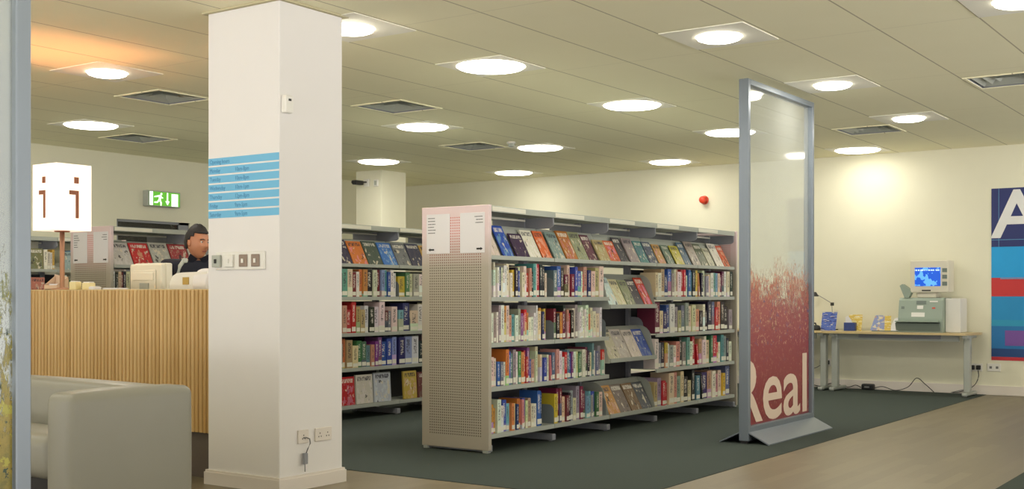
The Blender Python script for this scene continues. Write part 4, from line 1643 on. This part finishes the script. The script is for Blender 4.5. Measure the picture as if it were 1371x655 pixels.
mb.box(14.15, 14.25, 4.51, 4.65, 0.0045, 0.075, bev=0.012)
part('block', mb, M['black'], t)
mb = MB()
mb.box(14.145, 14.15, 4.55, 4.61, 0.03, 0.05)
part('block_label', mb, M['ink'], t)

# ================================================================== DESKS
DT = 0.725


def desk(y0, y1, xf, label, tip=False):
    t = thing('desk', ((xf + XW) / 2, (y0 + y1) / 2, 0.004), label, 'desk', 'pale wood desks along the right wall')
    mb = MB()
    if tip:
        mb.prism([(xf, y1), (14.26, y1), (14.26, y0 - 0.04), (14.1, y0 - 0.06), (xf + 0.02, y0 + 0.02), (xf, y0 + 0.08)], 'Z', DT - 0.026, DT)
    else:
        mb.box(xf, 14.26, y0, y1, DT - 0.026, DT, bev=0.004)
    part('desk_top', mb, M['beech'], t)
    mb = MB()
    mb.box(xf + 0.14, xf + 0.16, y0 + 0.12, y1 - 0.12, DT - 0.1, DT - 0.027)
    part('front_rail', mb, M['desk_leg'], t)
    mb = MB()
    mb.box(xf + 0.12, xf + 0.139, y0 + 0.32, y1 - 0.4, DT - 0.075, DT - 0.027)
    part('cable_tray', mb, M['steel_dark'], t)
    for y in (y0 + 0.035, y1 - 0.1):
        mb = MB()
        mb.box(xf + 0.13, xf + 0.22, y - 0.035, y + 0.035, 0.05, DT - 0.027, bev=0.008)
        mb.box(xf + 0.04, xf + 0.46, y - 0.03, y + 0.03, DT - 0.06, DT - 0.027)
        part('leg', mb, M['desk_leg'], t)
        mb = MB()
        mb.box(xf + 0.02, xf + 0.5, y - 0.03, y + 0.03, 0.012, 0.05, bev=0.012)
        for x in (xf + 0.05, xf + 0.45):
            mb.box(x, x + 0.03, y - 0.015, y + 0.015, 0.0045, 0.013)
        part('foot', mb, M['desk_leg'], t)
    return t


desk(3.31, 4.98, 13.72, 'long pale wood desk with silver legs holding the reader machine', tip=True)
desk(4.985, 6.6, 13.72, 'pale wood desk partly behind the glass screen, left of the long desk')

# reader machine
t = thing('microfilm_reader', (13.95, 3.85, DT), 'grey green reader machine with small blue screen on the long desk', 'machine')
by0, by1 = 3.60, 4.10
mb = MB()
prb = [(13.80, DT + 0.0005), (14.2, DT + 0.0005), (14.2, DT + 0.40), (13.88, DT + 0.40), (13.845, DT + 0.37), (13.80, DT + 0.16)]
mb.prism(prb, 'Y', by0, by1)
bd = part('body', mb, M['machine'], t)
mb = MB()
mb.prism([(13.75, DT + 0.105), (13.80, DT + 0.12), (13.80, DT + 0.03), (13.785, DT + 0.02)], 'Y', by0 + 0.02, by1 + 0.02)
part('output_tray', mb, M['machine_dark'], t)
mb = MB()
mb.box(13.72, 13.80, by0 + 0.03, by1 + 0.015, DT + 0.121, DT + 0.134)
part('tray_lip', mb, M['machine'], t)
mb = MB()
mb.box(13.92, 14.22, by0 - 0.17, by0 - 0.002, DT + 0.0005, DT + 0.395, bev=0.008)
part('side_unit', mb, M['white'], t)
def onbody(y0_, y1_, z0_, z1_, mi):     # plates on the slanting front
    m_ = MB()
    for z_ in (0,):
        xa = 13.80 + (z0_ - 0.16) / (0.37 - 0.16) * 0.045
        xb = 13.80 + (z1_ - 0.16) / (0.37 - 0.16) * 0.045
        m_.prism([(xa - 0.004, DT + z0_), (xb - 0.004, DT + z1_), (xb, DT + z1_), (xa, DT + z0_)], 'Y', y0_, y1_)
    return m_
part('display_slot', onbody(3.79, 3.90, 0.325, 0.365, 0), M['machine_dark'], bd)
part('white_sticker', onbody(3.66, 3.75, 0.35, 0.365, 0), M['white'], bd)
part('control_plate', onbody(3.82, 3.89, 0.27, 0.31, 0), M['white'], bd)
part('maker_plate', onbody(3.80, 3.95, 0.18, 0.23, 0), M['white'], bd)
part('red_button', onbody(3.685, 3.72, 0.275, 0.29, 0), M['red'], bd)
part('round_knob', onbody(4.035, 4.07, 0.27, 0.3, 0), M['machine_dark'], bd)
mb = MB()
mb.box(13.92, 14.12, 3.70, 3.92, DT + 0.4005, DT + 0.46, bev=0.01)
part('neck', mb, M['cream'], t)
hy0, hy1 = 3.555, 3.985
mb = MB()
mb.box(13.88, 14.14, hy0, hy1, DT + 0.46, DT + 0.835, bev=0.012)
hd_ = part('screen_head', mb, M['cream'], t)
mb = MB()
mb.box(13.874, 13.8799, 3.64, 3.93, DT + 0.535, DT + 0.75)
tt = NT('blue_display')
vv = tt.coord('Generated')
xg, yg, zg = tt.xyz(vv)
nn = tt.noise(vv, 3.0, 3)
cc = tt.mix(tt.math('GREATER_THAN', nn, 0.52), srgb(28, 84, 200), srgb(96, 168, 232))
txt = tt.math('MULTIPLY', tt.math('GREATER_THAN', zg, 0.82), tt.math('LESS_THAN', zg, 0.9))
cc = tt.mix(tt.math('MULTIPLY', txt, tt.math('GREATER_THAN', tt.noise(tt.scale(vv, (1, 14, 1)), 2.0, 2), 0.45)), cc, srgb(190, 220, 245))
tt.setb(cc, 0.2)
tt.l(cc, tt.b.inputs['Emission Color'])
tt.b.inputs['Emission Strength'].default_value = 0.45
part('lit_display', mb, tt.m, hd_)
for z_ in (0.54, 0.62, 0.695):
    mb = MB()
    mb.box(13.872, 13.8799, 3.567, 3.62, DT + z_, DT + z_ + 0.045)
    part('button', mb, M['machine_dark'], hd_)
mb = MB()
mb.box(13.874, 13.8799, 3.75, 3.85, DT + 0.478, DT + 0.492)
part('card_slot', mb, M['black'], hd_)
mb = MB()
mb.prism([(4.045, DT + 0.40), (4.0, DT + 0.40), (3.97, DT + 0.46), (3.985, DT + 0.50), (4.07, DT + 0.56), (4.1, DT + 0.54)], 'X', 13.86, 13.95)
mb.tube([(13.9, 4.02, DT + 0.41), (13.9, 4.0, DT + 0.33)], 0.015, 8)
part('swivel_lens', mb, M['machine'], t)

# leaflets and holders on the desks
def board(name, y0, y1, x, h_, lean, label, cat, m, extra=None):
    t = thing(name, (x, (y0 + y1) / 2, DT), label, cat)
    mb = MB()
    mb.prism([(x, DT + 0.0005), (x + 0.006, DT + 0.0005), (x + 0.006 + lean, DT + h_), (x + lean, DT + h_)], 'Y', y0, y1)
    part('card', mb, m, t)
    mb = MB()
    mb.prism([(x + 0.008 + lean * 0.6, DT + h_ * 0.6), (x + 0.012 + lean * 0.6, DT + h_ * 0.6), (x + 0.1, DT + 0.0005), (x + 0.094, DT + 0.0005)], 'Y', (y0 + y1) / 2 - 0.02, (y0 + y1) / 2 + 0.02)
    part('strut', mb, M['white'], t)
    return t


def leaf_mat(name, base, a, b, sc=14):
    t = NT(name)
    v = t.coord('Object')
    x, y, z = t.xyz(v)
    n = t.noise(t.scale(v, (0.1, 1, 2.2)), sc, 2)
    c = t.mix(t.math('GREATER_THAN', n, 0.56), base, a)
    n2 = t.noise(t.scale(v, (0.1, 0.6, 3)), sc * 1.7, 2)
    c = t.mix(t.math('GREATER_THAN', n2, 0.62), c, b)
    t.setb(c, 0.4)
    return t.m


LM1 = leaf_mat('blue_leaflet', srgb(70, 96, 176), srgb(44, 62, 140), srgb(206, 200, 180))
LM2 = leaf_mat('yellow_leaflet', srgb(206, 176, 70), srgb(222, 206, 140), srgb(230, 226, 206))
LM3 = leaf_mat('mixed_leaflet', srgb(128, 142, 186), srgb(206, 196, 168), srgb(196, 140, 90))
t = board('leaflet_card', 4.90, 5.085, 13.95, 0.225, 0.07, 'upright blue printed card standing on the desk next to the screen', 'card', LM1)
t = thing('leaflet_holder', (13.97, 4.7, DT), 'small blue leaflet holder with yellow and white leaflets on the desk', 'leaflet holder')
mb = MB()
mb.box(13.93, 14.0, 4.655, 4.79, DT + 0.0005, DT + 0.10, bev=0.003)
part('holder', mb, plain('blue_holder', srgb(52, 70, 130), 0.4, sc=30, var=0.3), t)
mb = MB()
mb.prism([(14.002, DT + 0.0005), (14.008, DT + 0.0005), (14.058, DT + 0.195), (14.052, DT + 0.195)], 'Y', 4.60, 4.765)
part('leaflet', mb, LM2, t)
mb = MB()
mb.prism([(4.775, DT + 0.1005), (4.695, DT + 0.1005), (4.72, DT + 0.15), (4.75, DT + 0.18), (4.78, DT + 0.165)], 'X', 13.96, 13.965)
part('leaflet', mb, M['sheet'], t)
t = thing('leaflet_stand', (13.95, 4.25, DT), 'leaflet stand with blue and yellow leaflets left of the reader machine', 'leaflet holder')
mb = MB()
mb.box(13.88, 14.02, 4.13, 4.44, DT + 0.0005, DT + 0.012, bev=0.003)
part('stand_base', mb, M['machine_dark'], t)
for i, (y0, w, lean, h_, m) in enumerate([(4.30, 0.16, 0.09, 0.19, LM3), (4.215, 0.075, 0.08, 0.185, LM2), (4.125, 0.08, 0.07, 0.17, M['sheet'])]):
    mb = MB()
    sk = -0.035 if i == 0 else 0.02
    pts = [(13.90, y0 + sk * 0 , DT + 0.0125), (13.90, y0 + w, DT + 0.0125), (13.90 + lean, y0 + w + sk, DT + h_), (13.90 + lean, y0 + sk, DT + h_)]
    if i == 2:
        pts = [(13.90, y0, DT + 0.0125), (13.90, y0 + w + 0.03, DT + 0.0125), (13.9 + lean, y0 + w - 0.01, DT + h_ - 0.02), (13.9 + lean, y0 + 0.02, DT + h_)]
    bot = [mb.bm.verts.new(p) for p in pts]
    top = [mb.bm.verts.new((p[0] + 0.005, p[1], p[2])) for p in pts]
    mb.bm.faces.new(bot)
    mb.bm.faces.new(top[::-1])
    for q in range(4):
        mb.bm.faces.new((bot[q], top[q], top[(q + 1) % 4], bot[(q + 1) % 4]))
    bmesh.ops.recalc_face_normals(mb.bm, faces=mb.bm.faces[:])
    part('leaflet', mb, m, t)
t = thing('headset', (13.95, 5.16, DT), 'dark telephone headset resting on the left desk beside the blue card', 'headset')
mb = MB()
mb.lathe([(0.05, DT + 0.0005), (0.055, DT + 0.02), (0.045, DT + 0.055), (0.02, DT + 0.065)], (13.92, 5.13, 0), 18)
part('ear_cup', mb, M['black'], t)
mb = MB()
mb.lathe([(0.045, DT + 0.0005), (0.05, DT + 0.02), (0.04, DT + 0.045), (0.02, DT + 0.05)], (13.95, 5.24, 0), 18)
part('ear_cup', mb, M['black'], t)
mb = MB()
mb.tube([(13.92, 5.13, DT + 0.06), (13.95, 5.15, DT + 0.085), (13.96, 5.2, DT + 0.09), (13.95, 5.24, DT + 0.05)], 0.01, 8)
part('headband', mb, M['ink_dark'], t)
t = thing('desk_lamp', (14.15, 5.0, DT), 'thin wire desk lamp reaching over the blue card on the desk', 'lamp')
mb = MB()
mb.lathe([(0.06, DT + 0.0005), (0.06, DT + 0.012), (0.012, DT + 0.018)], (14.15, 5.0, 0), 18)
part('lamp_base', mb, M['ink_dark'], t)
mb = MB()
mb.tube([(14.15, 5.0, DT + 0.015), (14.15, 5.015, DT + 0.33)], 0.004, 8)
part('lower_arm', mb, M['ink'], t)
mb = MB()
mb.tube([(14.15, 5.015, DT + 0.33), (14.15, 5.22, DT + 0.45)], 0.0035, 8)
part('upper_arm', mb, M['ink'], t)
mb = MB()
mb.box(14.138, 14.162, 4.99, 5.03, DT + 0.30, DT + 0.34, bev=0.004)
part('joint', mb, M['ink_dark'], t)
mb = MB()
mb.lathe([(0.02, DT + 0.47), (0.05, DT + 0.42), (0.052, DT + 0.415)], (14.15, 5.235, 0), 18)
part('lamp_shade', mb, M['ink_dark'], t)

# ================================================================== CEILING LIGHTS AND VENTS
def ceiling_light(x, y, big, label):
    t = thing('ceiling_light', (x, y, H), label, 'light', 'round ceiling lights in square panels')
    r = 0.262 if big else 0.155
    mb = MB()      # square panel with a round opening, 4 mm below the tiles
    n = 48
    zz = H - 0.006
    sq, ci = [], []
    for k in range(n):
        a = 2 * PI * k / n + PI / 4
        c, s = math.cos(a), math.sin(a)
        q = 0.298 / max(abs(c), abs(s))
        sq.append((q * c, q * s))
        ci.append((r * c, r * s))
    vo = [mb.bm.verts.new((x + a, y + b, zz)) for a, b in sq]
    vi = [mb.bm.verts.new((x + a, y + b, zz)) for a, b in ci]
    vt = [mb.bm.verts.new((x + a, y + b, H - 0.0003)) for a, b in sq]
    vr = [mb.bm.verts.new((x + a, y + b, H + 0.04)) for a, b in ci]
    for k in range(n):
        j = (k + 1) % n
        mb.bm.faces.new((vo[k], vi[k], vi[j], vo[j]))
        mb.bm.faces.new((vo[j], vt[j], vt[k], vo[k]))
        mb.bm.faces.new((vi[k], vr[k], vr[j], vi[j]))
    mb.bm.faces.new(vr)
    part('panel', mb, M['panel'], t)
    mb = MB()
    dp = 0.022 if big else 0.03
    rr = r - 0.004
    mb.lathe([(rr, H + 0.002), (rr, H - 0.008), (rr * 0.93, H - 0.008 - dp * 0.5), (rr * 0.75, H - 0.008 - dp * 0.82), (rr * 0.4, H - 0.008 - dp), (0.002, H - 0.008 - dp * 1.03)], (x, y, 0), 40)
    part('lens', mb, M['lens'], t)
    ld = bpy.data.lights.new('lamp_light', 'AREA')
    ld.shape = 'DISK'
    ld.size = rr * 1.7
    ld.energy = LAMP_W * (1.0 if big else 0.65) * (0.22 if x > 13 else 1.0)
    ld.color = LAMP_C
    lo = bpy.data.objects.new('lamp_light', ld)
    COL.objects.link(lo)
    lo.parent = t
    lo.location = (0, 0, -0.045)
    return t


BL = ['nearest end of the central bookcase', 'middle of the central bookcase', 'far end of the central bookcase, beside the screen', 'gap between two bookcases, right of a vent',
      'gap behind the central bookcase, next to the smoke detector', 'right wall behind the central bookcase', 'far column with the security camera', 'far corner right of the column', 'magazine bookcase behind the lamp', 'long desk by the right wall']
SL = ['open floor before the glass screen, nearest in its row', 'glass screen, middle one of three in its row', 'desk, farthest of three in its row', 'open floor, cut by the photo top', 'right edge of the white pillar, half hidden', 'staff counter, near the orange glow', 'wall graphic at the far right', 'front of the sofa, added unseen as fill', 'floor left of the sofa, added unseen as fill']
for (x, y), l in zip(BIG, BL):
    ceiling_light(x, y, True, 'large round ceiling light above the ' + l)
for (x, y), l in zip(SMALL, SL):
    ceiling_light(x, y, False, 'small bright ceiling light above the ' + l)
VL = ['above the staff counter between two lights', 'near the left wall, smallest seen', 'right of the white pillar', 'beside the smoke detector', 'right of the glass screen', 'at the top right corner of the photo']
for (x, y), l in zip(VENTS, VL):
    t = thing('ceiling_vent', (x, y, H), 'square louvred ceiling vent ' + l, 'vent', 'square ceiling vents')
    mb = MB()
    for a, b, c, d in ((-.298, .298, -.298, -.272), (-.298, .298, .272, .298), (-.298, -.272, -.272, .272), (.272, .298, -.272, .272)):
        mb.box(x + a, x + b, y + c, y + d, H - 0.008, H - 0.0003)
    part('frame', mb, M['ceiling'], t)
    mb = MB()      # plenum box
    for a, b, c, d in ((-.284, .284, -.284, -.28), (-.284, .284, .28, .284), (-.284, -.28, -.28, .28), (.28, .284, -.28, .28)):
        mb.box(x + a, x + b, y + c, y + d, H + 0.0003, H + 0.16)
    mb.box(x - .284, x + .284, y - .284, y + .284, H + 0.16, H + 0.165)
    part('plenum', mb, M['steel_dark'], t)
    for k in range(3):     # nested sloping square louvres
        ro, ri = 0.255 - k * 0.08, 0.255 - k * 0.08 - 0.065
        z0, z1 = H + 0.006, H + 0.066
        mb = MB()
        co = [(-1, -1), (1, -1), (1, 1), (-1, 1)]
        A = [mb.bm.verts.new((x + a * ro, y + b * ro, z0)) for a, b in co]
        B = [mb.bm.verts.new((x + a * ri, y + b * ri, z1)) for a, b in co]
        A2 = [mb.bm.verts.new((x + a * (ro - .004), y + b * (ro - .004), z0)) for a, b in co]
        B2 = [mb.bm.verts.new((x + a * (ri - .004), y + b * (ri - .004), z1)) for a, b in co]
        for q in range(4):
            j = (q + 1) % 4
            mb.bm.faces.new((A[q], A[j], B[j], B[q]))
            mb.bm.faces.new((A2[j], A2[q], B2[q], B2[j]))
            mb.bm.faces.new((A[j], A[q], A2[q], A2[j]))
            mb.bm.faces.new((B[q], B[j], B2[j], B2[q]))
        part('louvre', mb, M['steel'], t)
t = thing('smoke_detector', (10.83, 7.53, H), 'small round smoke detector on the ceiling beside a light', 'detector')
mb = MB()
mb.lathe([(0.05, H - 0.0003), (0.05, H - 0.02), (0.035, H - 0.022)], (10.83, 7.53, 0), 20)
part('base', mb, M['white'], t)
mb = MB()
mb.lathe([(0.034, H - 0.0225), (0.036, H - 0.045), (0.025, H - 0.055), (0.005, H - 0.056)], (10.83, 7.53, 0), 20)
part('sensor_head', mb, M['steel'], t)
